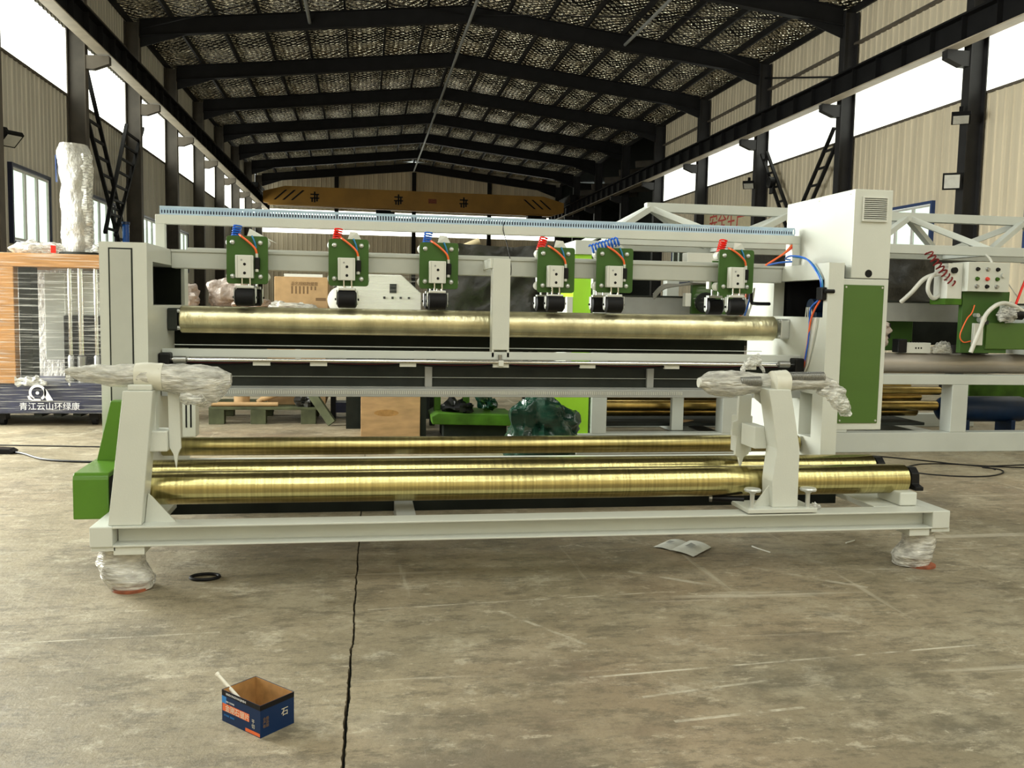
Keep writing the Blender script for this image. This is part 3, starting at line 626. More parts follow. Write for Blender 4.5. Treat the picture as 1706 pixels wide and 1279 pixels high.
# ------------------------------------------------------------------ side frames
lf = G()
for b_ in ((-1.418, -1.173, 5.2, 6.36, .331, 1.367), (-1.418, -1.173, 5.2, 6.36, 1.61, 1.706), (-1.418, -1.173, 5.2, 5.34, 1.367, 1.61), (-1.418, -1.173, 6.24, 6.36, 1.367, 1.61), (-1.418, -1.36, 5.34, 6.24, 1.367, 1.61)): lf.box(*b_)
lf = lf.build('side_frame', 'white', mw, label='left side frame with a tall cover door')
dr = B('cover_door', 'pale_grey', lf, -1.363, -1.254, 5.193, 5.199, .42, 1.667, .004)
dg = G()
for b_ in ((-1.371, -1.363, .412, 1.675), (-1.254, -1.246, .412, 1.675), (-1.363, -1.254, 1.667, 1.675), (-1.363, -1.254, .412, .42)): dg.box(b_[0], b_[1], 5.1985, 5.1995, b_[2], b_[3])
dg.build('door_gap', 'charcoal', lf)
B('pocket_shade', 'dark', lf, -1.36, -1.355, 5.34, 6.24, 1.367, 1.61, 0); B('pocket_shade', 'dark', lf, -1.354, -1.195, 6.232, 6.239, 1.368, 1.609, 0)  # dark sheets that paint the shade inside the recess
rf = G()
for b_ in ((5.2, 6.36, .331, .60), (5.2, 5.335, .60, .88), (5.50, 6.36, .60, .88), (5.2, 6.36, .88, 1.367), (5.2, 5.255, 1.367, 1.605), (5.95, 6.36, 1.367, 1.605), (5.2, 6.36, 1.605, 1.706)): rf.box(2.822, 2.925, *b_)
rf = rf.build('side_frame', 'white', mw, label='right side frame post with window cut-outs')
B('pocket_shade', 'void_black', rf, 2.90, 2.922, 5.255, 5.95, 1.367, 1.605, 0)  # black sheet painting the shade inside the upper cut-out
gb = CY('drive_motor', 'blue_motor', rf, (2.84, 5.45, 1.43), (2.90, 5.45, 1.43), .055); B('terminal_box', 'blue_motor', gb, 2.835, 2.9, 5.36, 5.48, 1.367, 1.40, .004)
for k_ in range(4): CY('motor_cable', 'cable_white', gb, (2.83, 5.40+.03*k_, 1.367), (2.835, 5.43+.02*k_, 1.43), .004)
gc = B('drive_cabinet', 'white', mw, 2.93, 3.256, 5.25, 6.16, .66, 1.612, .004)
pn = B('access_panel', 'green_panel', gc, 2.950, 3.224, 5.243, 5.249, .703, 1.575, .003, 'dark green access panel')
for x in (2.965, 3.21):
    for z in (.72, 1.56): G().lathe((x, 5.243, z), (0, -1, 0), [(0, .007), (.004, .006)], 10).build('screw', 'alu', pn, True)
uc = B('control_cabinet', 'white', mw, 2.997, 3.256, 5.25, 6.16, 1.616, 2.166, .005, 'tall white control cabinet with louvred vent')
vt = G()
for b_ in ((3.048, 3.218, 1.968, 1.976), (3.048, 3.218, 2.112, 2.120), (3.048, 3.056, 1.976, 2.112), (3.210, 3.218, 1.976, 2.112)): vt.box(b_[0], b_[1], 5.236, 5.25, b_[2], b_[3])
vt = vt.build('vent', 'white_plastic', uc)
B('vent_back', 'dark', vt, 3.054, 3.212, 5.246, 5.249, 1.974, 2.114, 0)
me = G().add([(-.079, -.010, 0), (.079, -.010, 0), (.079, 0, .0075), (-.079, 0, .0075), (-.079, -.008, -.002), (.079, -.008, -.002)], [(0, 1, 2, 3), (4, 5, 1, 0), (4, 3, 2, 5)]).mesh('louvre', 'white_plastic')
for k_ in range(11): link('louvre', me, (3.133, 5.246, 1.979+.0122*k_), vt)
CY('cable_hole', 'black', uc, (3.115, 5.2485, 1.647), (3.115, 5.252, 1.647), .024)
for x in (3.01, 3.05): G().lathe((2.997, 5.3+10*(x-3.01), 2.14), (-1, 0, 0), [(0, .006), (.003, .005)], 8).build('rivet', 'white_plastic', uc)
B('cabinet_step', 'charcoal', mw, 2.928, 2.996, 5.32, 6.1, 1.612, 1.70, .002)
# main beam with guide rail, tray frame and slotted cable duct
mb = B('main_beam', 'pale_grey', mw, -1.172, 2.821, 5.83, 5.95, 1.594, 1.708, .004)
B('guide_rail', 'pale_grey', mb, -1.10, 2.76, 5.955, 5.985, 1.70, 1.728, .002); B('rail_lip', 'pale_grey', mb, -1.172, 2.821, 5.822, 5.83, 1.694, 1.708, 0)
tf = G().box(-1.283, 2.986, 5.92, 5.98, 1.868, 1.925).box(-1.283, -1.228, 5.92, 5.98, 1.706, 1.868).box(2.931, 2.986, 5.92, 5.98, 1.706, 1.868).build('tray_frame', 'white', mw, bevel=.003)
B('brace_post', 'white', tf, 2.99, 2.9965, 5.93, 6.0, 1.706, 1.915, .001)
du = B('cable_duct', 'duct_blue', mw, -1.257, 2.944, 5.925, 5.975, 1.9255, 1.934, 0, 'pale blue slotted plastic cable duct')
fi = G(); x = -1.257
while x < 2.94:
    fi.box(x, x+.0085, 5.925, 5.928, 1.934, 1.968); fi.box(x, x+.0085, 5.972, 5.975, 1.934, 1.968); x += .0172
fi.build('duct_fingers', 'duct_blue', du, kind='stuff')
B('duct_rim', 'duct_blue', du, -1.257, 2.944, 5.9235, 5.9285, 1.966, 1.978, 0); B('duct_rim', 'duct_blue', du, -1.257, 2.944, 5.9715, 5.9765, 1.966, 1.978, 0)
B('duct_floor', 'navy', du, -1.25, 2.94, 5.94, 5.96, 1.934, 1.955, 0)
G().tube([(.62, 5.95, 1.94), (.8, 5.95, 1.945), (.2, 5.95, 1.945), (.0, 5.95, 1.94)], .006, 6).build('wire', 'cable_red', du, True)
# main roller and lower cross members
ro = roller('press_roller', 'wrapped_roller', 5.76, 1.283, .083, -1.105, 2.735)
ro['label'] = 'film-covered press roller below the heads'
for x0, x1 in ((-1.172, -1.115), (2.76, 2.821)):
    be = G().prism([(5.69, 1.215), (5.83, 1.215), (5.835, 1.225), (5.835, 1.34), (5.825, 1.35), (5.695, 1.35), (5.685, 1.34), (5.685, 1.225)], 'x', x0 if x0 > 0 else x0, x1).build('flange_bearing', 'charcoal' if x0 < 0 else 'alu', mw, bevel=.006)
    for y in (5.70, 5.82):
        for z in (1.232, 1.333): G().lathe((x0 if x0 > 0 else x1, y, z), (-1 if x0 > 0 else 1, 0, 0), [(0, .012), (.012, .012), (.016, .008)], 8).build('bolt', 'alu', be, True)
B('dark_trough', 'dark', mw, -1.172, 2.60, 5.90, 5.96, 1.10, 1.235, .002)
B('knife_rail', 'm2white', mw, -1.12, 2.60, 5.62, 5.64, 1.132, 1.136, 0)
ub = B('cross_bar', 'm2white', mw, -1.165, 2.815, 5.50, 5.54, 1.068, 1.116, .003)
CY('spreader_shaft', 'chrome', mw, (-1.14, 5.47, 1.055), (2.80, 5.47, 1.055), .0115)
for x, z in ((-1.14, 1.055), (2.77, 1.06)):
    e = B('shaft_bearing', 'black', mw, x-.03, x+.035, 5.42, 5.53, z-.055, z+.04, .01)
    G().lathe((x+(.05 if x < 0 else -.06), 5.45, z), (1 if x < 0 else -1, 0, 0), [(0, .022), (.07, .022), (.075, .012)], 14).build('coupling', 'steel', e, True)
for x in (-.60, -.27, .26, .83, 1.38, 1.93, 2.45): B('cable_clip', 'white_plastic', mw, x-.05, x+.05, 5.475, 5.50, 1.022, 1.046, .002)
cl_ = [-1.1, -.60, -.27, .26, .83, 1.38, 1.93, 2.45, 2.75]; cp = []
for i in range(len(cl_)-1):
    for k_ in range(5): q_ = k_/5; cp.append((cl_[i]+(cl_[i+1]-cl_[i])*q_, 5.488, 1.038-.085*(cl_[i+1]-cl_[i])*q_*(1-q_)))
G().tube(cp, .007, 6).build('cable', 'black', ub, True); G().tube([(x, y+.010, z+.004) for x, y, z in cp], .0055, 6).build('cable', 'cable_red', ub, True)
pnl = B('back_panel', 'charcoal', mw, -1.165, 2.815, 5.60, 5.61, .86, 1.04, 0)
B('panel_line', 'm2white', pnl, -1.15, 2.80, 5.590, 5.599, .948, .951, 0); B('panel_fold', 'grey_paint', pnl, -1.165, 2.815, 5.575, 5.60, .885, .892, 0)
for x in (.37, 1.80): B('panel_rib', 'grey_paint', pnl, x, x+.045, 5.575, 5.599, .892, 1.03, .002)
lb = B('lower_bar', 'grey_paint', mw, -1.165, 2.815, 5.48, 5.56, .838, .888, .003)
teeth = G(); x = -.85
while x < 2.0: teeth.box(x, x+.006, 5.4775, 5.48, .855, .875); x += .0125
teeth.build('perforated_edge', 'alu', lb, kind='stuff')
# centre hanger
ch = B('hanger_post', 'white', mw, .775, .883, 5.50, 5.60, 1.13, 1.690, .003)
G().box(.775, .788, 5.50, 5.60, 1.085, 1.13).box(.870, .883, 5.50, 5.60, 1.085, 1.13).box(.788, .87, 5.585, 5.60, 1.085, 1.13).build('fork_end', 'white', ch)
B('clip_plate', 'white', ch, .757, .775, 5.51, 5.83, 1.63, 1.690, .002); CY('pin', 'steel', ch, (.826, 5.49, 1.02), (.826, 5.49, 1.10), .012)
B('shaft_clamp', 'white_plastic', ch, .812, .845, 5.455, 5.49, 1.03, 1.066, .004)
# ------------------------------------------------------------------ six press heads
def head(xc, zt, hose, k):
    w, h = .245, .29; x0, x1 = xc-w/2, xc+w/2; z0 = zt-h; yf = 5.72
    r = .018
    pts = []
    for cx, cz, a0 in ((x1-r, zt-r, 0), (x0+r, zt-r, 90), (x0+r, z0+r, 180), (x1-r, z0+r, 270)):
        for j in range(4): a = math.radians(a0+30*j); pts.append((cx+r*math.cos(a), cz+r*math.sin(a)))
    p = G().prism(pts, 'y', yf, yf+.014).build('press_head', 'green', mw, bevel=.002, label=['first', 'second', 'third', 'fourth', 'fifth', 'last'][k]+' green press head from the left, with '+hose+' coiled hose')
    bp_ = G().box(x0+.075, x1-.05, yf+.30, yf+.314, z0+.03, zt-.06).build('rear_plate', 'green', p)
    for sx in (.036, w-.045):
        for sz in (.045, h-.04):
            x, z = x0+sx, z0+sz
            G().lathe((x, yf, z), (0, -1, 0), [(0, .015), (.004, .015), (.010, .012), (.014, .005)], 14).build('bolt', 'alu', p, True)
            zz = z+(.0 if sz > .1 else -.0)
            G().lathe((x+(-.018 if sx < .1 else .024), yf+.03, zz), (0, 1, 0), [(0, .022), (.01, .028), (.06, .028), (.07, .022)], 18).build('guide_wheel', 'white_plastic', p, True)
    bx0 = x0+.058; bx1 = bx0+.105; bz1 = zt-.118; bz0 = bz1-.138
    for yb, nm in ((yf-.055, 0), (yf+.314, 1)):
        blk = B('air_cylinder', 'white_plastic', p, bx0, bx1, yb, yb+.055, bz0, bz1, .004)
        if nm == 0:
            for zz in (bz1-.055, bz1-.108): CY('port', 'black', blk, (bx0+.055, yb-.0015, zz), (bx0+.055, yb+.004, zz), .0085)
            CY('port', 'grey_paint', blk, (bx0+.037, yb-.001, bz1-.03), (bx0+.037, yb+.004, bz1-.03), .006)
            for xe in (bx0+.012, bx1-.012): B('groove', 'pale_grey', blk, xe, xe+.003, yb-.0012, yb+.002, bz0+.004, bz1-.004, 0)
        yc = yb+.028
        for xx in (bx0+.036, bx0+.083): CY('rod', 'chrome', blk, (xx, yc, bz0-.045), (xx, yc, bz0), .006, 10)
        fy = yc; zc = 1.423; wx0, wx1 = bx0-.003, bx0+.112
        if nm == 1: wx0 += .0; wx1 += .0
        f = G().box(wx0+.006, wx1-.006, fy-.025, fy+.025, bz0-.062, bz0-.045)
        for xe in (wx0-.007, wx1+.002): f.prism([(fy-.026, bz0-.058), (fy+.026, bz0-.058), (fy+.026, zc-.02), (fy+.012, zc-.035), (fy-.012, zc-.035), (fy-.026, zc-.02)], 'x', xe, xe+.006)
        f = f.build('fork', 'alu', p, bevel=.003)
        G().lathe((wx0, fy, zc), (1, 0, 0), [(0, .042), (.008, .054), (wx1-wx0-.008, .054), (wx1-wx0, .042)], 30).build('rubber_wheel', 'rubber', p, True)
        CY('axle', 'black', f, (wx0-.016, fy, zc), (wx1+.016, fy, zc), .007, 10)
    va = B('air_valve', 'black', p, bx1+.006, bx1+.036, yf-.03, yf, bz0+.055, bz1-.012, .004)
    CY('fitting', 'alu', va, (bx1+.018, yf-.018, bz0+.04), (bx1+.018, yf-.018, bz0+.06), .011); CY('fitting', 'alu', va, (bx1+.018, yf-.018, bz1-.012), (bx1+.018, yf-.018, bz1+.012), .009)
    G().tube([(bx1+.018, yf-.018, bz1+.01), (bx1+.006, yf-.022, bz1+.045), (bx1-.035, yf-.02, bz1+.085), (bx1-.075, yf-.005, bz1+.115), (bx1-.09, yf+.03, bz1+.128)], .0065, 8).build('air_hose', 'orange_hose', p, True)
    G().tube([(bx1+.012, yf-.004, bz1+.045), (bx1+.004, yf-.008, bz1+.08), (bx1-.012, yf-.004, bz1+.12)], .0055, 8).build('air_hose', 'cyan_hose', p, True)
    mt = 'blue_hose' if hose == 'blue' else 'red_hose'
    if k == 4: G().coil((x0-.03, yf+.05, zt-.01), (x0+.16, yf+.05, zt+.05), .028, 9, .0055, 6, 14).build('coil_hose', mt, p, True)
    else: G().coil((x0+.045+(-.02 if k > 2 else 0), yf+.05, zt-.02), (x0+.06-(.01 if k > 2 else 0), yf+.06, zt+.066), .024, 6, .0050, 6, 14).build('coil_hose', mt, p, True)
    s_ = 1 if k != 4 else .5
    G().add([(x0+.115, yf+.05, zt+.0), (x0+.20, yf+.05, zt+.0), (x0+.30 if k == 0 else x0+.175, yf+.05, zt-.04 if k == 0 else zt+.045*s_), (x0+.13, yf+.06, zt+.05*s_), (x0+.115, yf+.053, zt+.0), (x0+.20, yf+.053, zt+.0), (x0+.30 if k == 0 else x0+.175, yf+.053, zt-.04 if k == 0 else zt+.045*s_), (x0+.13, yf+.063, zt+.05*s_)],
            [(0, 1, 2, 3), (7, 6, 5, 4), (0, 3, 7, 4), (1, 5, 6, 2), (2, 6, 7, 3), (0, 4, 5, 1)]).build('paper_tag', 'white_plastic', p)
for k_, (xc, zt, hs) in enumerate(((-.708, 1.795, 'blue'), (-.100, 1.795, 'red'), (.460, 1.79, 'blue'), (1.215, 1.782, 'red'), (1.605, 1.79, 'blue'), (2.440, 1.803, 'red'))): head(xc, zt, hs, k_)
# hoses on the right post, hanging cable
hv = B('valve_block', 'black', mw, 2.790, 2.822, 5.215, 5.29, 1.475, 1.555, .006); CY('valve_knob', 'black', hv, (2.800, 5.20, 1.53), (2.86, 5.195, 1.53), .012)
G().tube([(2.806, 5.26, 1.55), (2.800, 5.28, 1.62), (2.785, 5.42, 1.735), (2.77, 5.60, 1.765), (2.80, 5.75, 1.755), (2.86, 5.8, 1.75)], .0055, 8).build('air_hose', 'blue_hose', hv, True)
G().tube([(2.81, 5.25, 1.55), (2.806, 5.27, 1.62), (2.80, 5.42, 1.728), (2.79, 5.62, 1.76)], .0055, 8).build('air_hose', 'cyan_hose', hv, True)
G().tube([(2.80, 5.27, 1.475), (2.80, 5.36, 1.43), (2.81, 5.395, 1.37), (2.812, 5.40, 1.25), (2.812, 5.44, 1.08), (2.81, 5.47, 1.03)], .006, 8).build('air_hose', 'blue_hose', hv, True)
G().tube([(2.805, 5.26, 1.475), (2.805, 5.33, 1.41), (2.81, 5.385, 1.33), (2.812, 5.41, 1.2), (2.812, 5.45, 1.04)], .006, 8).build('air_hose', 'orange_hose', hv, True)
G().tube([(2.81, 5.30, 1.367), (2.812, 5.33, 1.25), (2.812, 5.40, 1.06), (2.81, 5.45, 1.0)], .006, 8).build('air_hose', 'cable_white', hv, True)
G().tube([(2.93, 5.93, 1.86), (2.86, 5.90, 1.80), (2.72, 5.88, 1.715)], .007, 8).build('air_hose', 'orange_hose', mw, True); G().tube([(2.94, 5.93, 1.85), (2.87, 5.92, 1.80), (2.73, 5.9, 1.715)], .007, 8).build('air_hose', 'red_hose', mw, True)
G().tube([(2.73, 5.88, 1.715), (2.82, 5.88, 1.735), (2.92, 5.90, 1.745)], .006, 8).build('air_hose', 'blue_hose', mw, True)
G().tube([(.905, 5.92, 1.955), (.895, 5.915, 1.90), (.915, 5.83, 1.78), (.935, 5.81, 1.66), (.935, 5.815, 1.60)], .0028, 6).build('hanging_cable', 'black', mw, True)
G().tube([(2.56, 5.74, 1.52), (2.575, 5.76, 1.46), (2.62, 5.8, 1.45), (2.75, 5.86, 1.45)], .012, 8).build('hanging_cable', 'black', mw, True)
for m_, dx in (('orange_hose', 0), ('blue_hose', .03), ('white_plastic', .055)): G().tube([(2.63+dx, 5.97, 1.56), (2.62+dx, 5.97, 1.47), (2.59+dx, 5.97, 1.36), (2.58+dx, 5.98, 1.26)], .007, 8).build('air_hose', m_, mw, True)
# ------------------------------------------------------------------ second machine behind on the right
m2 = thing('truss_machine', (4.7, 9.0, 0), 'second pale machine with an overhead truss and control panel, behind on the right', 'machine')
XA, XB = 2.14, 7.6
B('base_rail', 'm2white', m2, 2.0, XB, 8.30, 8.46, 0, .20, .006); B('base_rail', 'm2white', m2, 2.0, XB, 10.2, 10.35, 0, .16, .006)
for x in (3.46, 5.92): B('cross_rail', 'm2white', m2, x, x+.2, 8.46, 10.2, .01, .14, .006)
for x0, x1 in ((XA, 2.29), (3.46, 3.68), (4.63, 4.78), (5.92, 6.10), (7.3, 7.5)): B('post', 'm2white', m2, x0, x1, 8.30, 8.48, .20, .69, .006)
for x in (2.2, 3.5, 5.95): B('post', 'm2white', m2, x, x+.15, 10.2, 10.35, .16, 1.9, .006)
B('table_rail', 'm2white', m2, XA, XB, 8.30, 8.46, .69, .79, .005)
r2 = G().lathe((2.45, 8.60, .89), (1, 0, 0), [(0, .09), (.008, .105), (5.1, .105), (5.11, .09)], 40).build('table_roller', 'roller_beige', m2, True)
cb = B('middle_beam', 'grey_paint', m2, 2.35, XB, 8.80, 8.92, 1.32, 1.52, .004); B('beam_cap', 'charcoal', cb, 2.35, XB, 8.79, 8.93, 1.52, 1.535, 0)
B('dark_beam', 'dark', m2, 2.35, XB, 9.5, 9.6, 1.05, 1.36, .004)
B('shelf_plate', 'charcoal', m2, 2.35, 5.9, 8.7, 9.9, .22, .25, 0)
for y, z, r in ((8.75, .585, .045), (8.95, .50, .05), (8.80, .42, .055), (9.15, .60, .045), (9.0, .335, .05)):
    G().lathe((2.36, y, z), (1, 0, 0), [(0, r*.9), (.005, r), (3.72-.1*(y > 8.8), r), (3.73-.1*(y > 8.8), r*.9)], 28).build('brass_tube', 'brass_tube', m2, True)
B('inner_bracket', 'm2white', m2, 3.02, 3.14, 8.52, 8.58, .20, .69, .004)
G().add([(3.05, 8.6, .30), (3.40, 8.9, .25), (3.42, 8.9, .21), (3.06, 8.6, .22), (3.05, 8.64, .30), (3.40, 8.95, .25), (3.42, 8.95, .21), (3.06, 8.64, .22)], [(0, 1, 2, 3), (7, 6, 5, 4), (0, 4, 5, 1), (1, 5, 6, 2), (2, 6, 7, 3), (3, 7, 4, 0)]).build('curved_plate', 'cardboard', m2)
# left end column of that machine, lime green panel
ec = B('end_column', 'm2white', m2, XA-.005, 2.29, 8.30, 8.9, .69, 1.98, .004); B('end_column_foot', 'm2white', ec, XA-.005, 2.29, 8.48, 8.9, .2, .69, .004)
B('lime_panel', 'lime', m2, 1.945, XA-.02, 8.36, 8.9, .72, 1.90, .003, 'bright lime green end panel'); B('lime_panel', 'lime', m2, 1.70, XA-.02, 8.34, 8.9, .03, .72, .003)
B('white_cap', 'm2white', m2, 1.95, 2.30, 8.33, 8.9, 1.90, 2.03, .003); B('white_edge', 'white', m2, 1.89, 1.944, 8.36, 8.8, .74, 1.5, 0)
# truss
tr = B('lower_chord', 'm2white', m2, 2.25, XB, 8.30, 8.38, 2.00, 2.09, .004); B('lower_chord', 'm2white', m2, 2.25, XB, 9.15, 9.23, 2.00, 2.09, .004)
B('top_chord', 'm2white', m2, 2.75, XB, 8.70, 8.79, 2.36, 2.45, .004)
ap = [2.80, 4.30, 5.60, 6.95]; bt = [2.22, 3.55, 4.95, 6.28, 7.6]
for y in (8.34, 9.19):
    for i, a_ in enumerate(ap):
        for b_ in (bt[i], bt[i+1]): G().bar((a_, 8.745, 2.40), (b_, y, 2.06), .06, .06).build('diagonal', 'm2white', m2, bevel=.003)
for x in (2.3, 3.6, 4.95, 6.3): B('chord_tie', 'm2white', m2, x, x+.07, 8.38, 9.15, 2.01, 2.07, .003)
for x in (2.25, 7.4): B('truss_post', 'm2white', m2, x, x+.1, 8.95, 9.05, 1.5, 2.0, .003)
# carriage with control box
ca = B('carriage_plate', 'green', m2, 5.90, 6.42, 8.20, 8.26, 1.02, 1.64, .004)
cx = B('control_box', 'white', m2, 5.885, 6.34, 8.12, 8.38, 1.635, 1.925, .004, 'white push-button control box')
B('side_door', 'white_plastic', cx, 5.72, 5.884, 8.20, 8.42, 1.56, 1.91, .004); B('green_band', 'lime_dark', cx, 5.70, 5.885, 8.19, 8.44, 1.50, 1.56, .003)
for i in range(3):
    for j in range(3):
        x = 5.985+.11*i; z = 1.855-.075*j-(.02 if j else 0)
        q = G().lathe((x, 8.12, z), (0, -1, 0), [(0, .021), (.006, .021), (.01, .016), (.024, .015)], 14)
        q.build('button', ['black', 'sign_red', 'steel', 'lime_dark'][(i*2+j*3) % 4], cx, True)
CY('key_switch', 'alu', cx, (6.265, 8.10, 1.80), (6.265, 8.12, 1.80), .022)
CY('cable_gland', 'black', cx, (5.78, 8.17, 1.84), (5.78, 8.20, 1.84), .03)
for nm, pts, r, mt in (('conduit', [(5.95, 8.1, 1.03), (6.02, 8.08, 1.25), (6.08, 8.07, 1.42), (6.22, 8.07, 1.52), (6.4, 8.1, 1.50), (6.62, 8.15, 1.40)], .021, 'cable_white'),
                       ('conduit', [(5.42, 8.5, 1.52), (5.47, 8.4, 1.62), (5.56, 8.35, 1.75), (5.66, 8.3, 1.80), (5.74, 8.25, 1.80)], .022, 'cable_white'),
                       ('conduit', [(5.70, 8.3, 1.84), (5.60, 8.3, 1.76), (5.58, 8.3, 1.64), (5.66, 8.32, 1.56), (5.74, 8.32, 1.60)], .02, 'cable_white'),
                       ('hose', [(6.02, 8.18, 1.50), (5.98, 8.16, 1.42), (5.93, 8.16, 1.36), (5.88, 8.18, 1.20), (5.92, 8.18, 1.13), (6.0, 8.18, 1.14)], .006, 'orange_hose'),
                       ('hose', [(6.62, 8.15, 1.95), (6.52, 8.15, 1.70), (6.45, 8.15, 1.50)], .012, 'red_hose'),
                       ('hose', [(6.33, 8.2, 1.80), (6.45, 8.2, 1.66), (6.52, 8.2, 1.58)], .006, 'cable_white'),
                       ('cord', [(6.2, 8.2, 1.92), (6.21, 8.25, 1.97), (6.2, 8.32, 2.02)], .012, 'cable_white')):
    G().tube(pts, r, 10).build(nm, mt, m2, True)
G().coil((5.52, 8.25, 2.02), (5.78, 8.2, 1.70), .035, 9, .008, 6, 12).build('coil_hose', 'cable_red', m2, True)
CY('gauge', 'alu', ca, (6.10, 8.14, 1.36), (6.10, 8.20, 1.36), .035); CY('gauge', 'alu', ca, (6.04, 8.14, 1.40), (6.04, 8.20, 1.40), .02); B('valve', 'charcoal', ca, 6.12, 6.17, 8.15, 8.2, 1.31, 1.35, .004)
G().blob((6.36, 8.13, 1.43), (.12, .06, .10), .02, 18, 22, 14, 4).build('film_wrapped_motor', 'film', ca, True); CY('motor', 'black', ca, (6.33, 8.14, 1.42), (6.52, 8.14, 1.41), .05)
gx = B('gear_housing', 'green_panel', m2, 6.17, 6.62, 8.18, 8.34, 1.06, 1.33, .01); B('bracket', 'white_plastic', m2, 6.02, 6.12, 8.16, 8.22, 1.10, 1.32, .004)
B('carriage_body', 'green', m2, 5.15, 5.9, 9.0, 9.3, 1.0, 1.33, .01); B('slitter_motor', 'black', m2, 5.42, 5.52, 8.5, 8.62, 1.0, 1.14, .01); B('slitter_motor', 'black', m2, 5.36, 5.44, 8.68, 8.76, 1.14, 1.30, .01)
B('end_housing', 'm2white', m2, 6.75, 7.0, 8.25, 8.7, 1.0, 1.5, .006)
# second carriage glimpsed between the heads of the front machine
c2 = B('carriage_plate', 'green', m2, 3.18, 3.60, 8.50, 8.56, 1.36, 1.68, .004); G().lathe((3.27, 8.40, 1.47), (0, -1, 0), [(0, .10), (.05, .10), (.05, .075), (.01, .07), (.01, .0)], 26).build('hand_wheel', 'dark', c2, True)
G().blob((3.28, 8.40, 1.50), (.13, .05, .14), .02, 14, 22, 14, 9).build('film_wrap', 'stretch_film', c2, True); B('regulator', 'white_plastic', c2, 3.08, 3.14, 8.42, 8.5, 1.43, 1.56, .006)
for i in range(3): G().tube([(2.80, 8.55, 1.50+.02*i), (2.88, 8.5, 1.60+.015*i), (3.05, 8.48, 1.64), (3.30, 8.48, 1.66+.01*i), (3.4, 8.48, 1.62)], .014, 8).build('conduit', 'cable_grey', m2, True)
B('junction_box', 'white_plastic', m2, 3.06, 3.40, 8.35, 8.5, 1.85, 1.95, .01); B('box_stand', 'grey_paint', m2, 3.15, 3.3, 8.42, 8.5, 1.66, 1.85, 0)
G().wrap([(5.16, 8.4, .98), (5.18, 8.4, 1.12), (5.20, 8.4, 1.25), (5.18, 8.4, 1.33)], [(.02, .02), (.05, .04), (.06, .04), (.02, .02)], (1, 0, 0), (0, 1, 0), 18, 8, .02, 20, 3).build('paper_wrap', 'sack', m2, True)
# blue air tank under the second machine
t = thing('air_tank', (6.6, 8.85, 0), 'dark blue air tank under the right-hand machine table', 'tank')
G().lathe((6.13, 8.85, .38), (1, 0, 0), [(0, .03), (.02, .08), (.06, .125), (.12, .14), (1.0, .14), (1.06, .12)], 32).build('tank', 'blue_motor', t, True)
for x in (6.4, 6.95): B('leg', 'blue_motor', t, x, x+.05, 8.72, 8.98, 0, .27, .003)
B('machine_skirt', 'lime_dark', m2, 6.85, 7.9, 9.3, 9.34, .2, .68, 0); G().lathe((6.45, 9.0, .62), (0, 1, 0), [(0, .16), (.06, .16)], 26).build('belt_pulley', 'black', m2, True)
# things lying on the table roller
t = thing('switch_box', (5.65, 8.58, .995), 'small grey switch box lying on the pale table roller', 'box')
sb = B('case', 'white_plastic', t, 5.49, 5.80, 8.52, 8.64, .996, 1.105, .006)
for x in (5.63, 5.66, 5.69): CY('jack', 'black', sb, (x, 8.518, 1.05), (x, 8.522, 1.05), .009)
for i in range(4): CY('terminal', 'black', sb, (5.6+.03*i, 8.57, 1.105), (5.6+.03*i, 8.57, 1.12), .006)
t = thing('black_motor', (6.35, 8.55, .995), 'black cylindrical motor lying on the pale table roller', 'motor')
mo = G().lathe((6.18, 8.56, 1.065), (1, 0, 0), [(0, .04), (.03, .065), (.30, .068), (.31, .05), (.36, .05)], 26).build('motor_body', 'black', t, True); B('mount', 'black', t, 6.22, 6.42, 8.50, 8.62, .995, 1.03, .006)
tag(G().blob((5.95, 8.56, 1.02), (.13, .08, .10), .03, 12, 30, 18, 2, .998).build('plastic_bag', 'film', None, True), 'crumpled clear plastic bag on the table roller beside the switch box', 'plastic bag')
# dark sheets hung behind
tag(G().sheet((4.3, 9.75, 1.0), (2.9, .05, .05), (0, .12, 1.08), 40, 18, .12, 2.4, 3).build('dust_sheet', 'tarp', None, True), 'dark plastic dust sheet hanging behind the control box', 'dust sheet')
tag(G().sheet((.70, 9.75, .95), (1.4, .0, .02), (.25, .25, 1.12), 36, 26, .14, 2.6, 11).build('dust_sheet', 'tarp', None, True), 'black plastic dust sheet behind the middle of the front machine', 'dust sheet')
for nm, mt in (('equipment_rack', 'dark'),):
    t = thing(nm, (1.45, 10.6, 0), 'dark equipment rack covered by the black dust sheet behind the centre post', 'rack')
    for x in (.75, 1.95):
        for y in (10.40, 11.0): B('upright', mt, t, x, x+.06, y, y+.06, 0, 1.95, .003)
    for z in (.5, 1.1, 1.85): B('shelf', mt, t, .74, 2.02, 10.38, 11.08, z, z+.04, .003)
    G().tube([(.85, 10.40, 1.91), (1.05, 10.40, 2.03), (1.30, 10.40, 2.14)], .04, 10).build('edge_roll', 'cream_tarp', t, True)
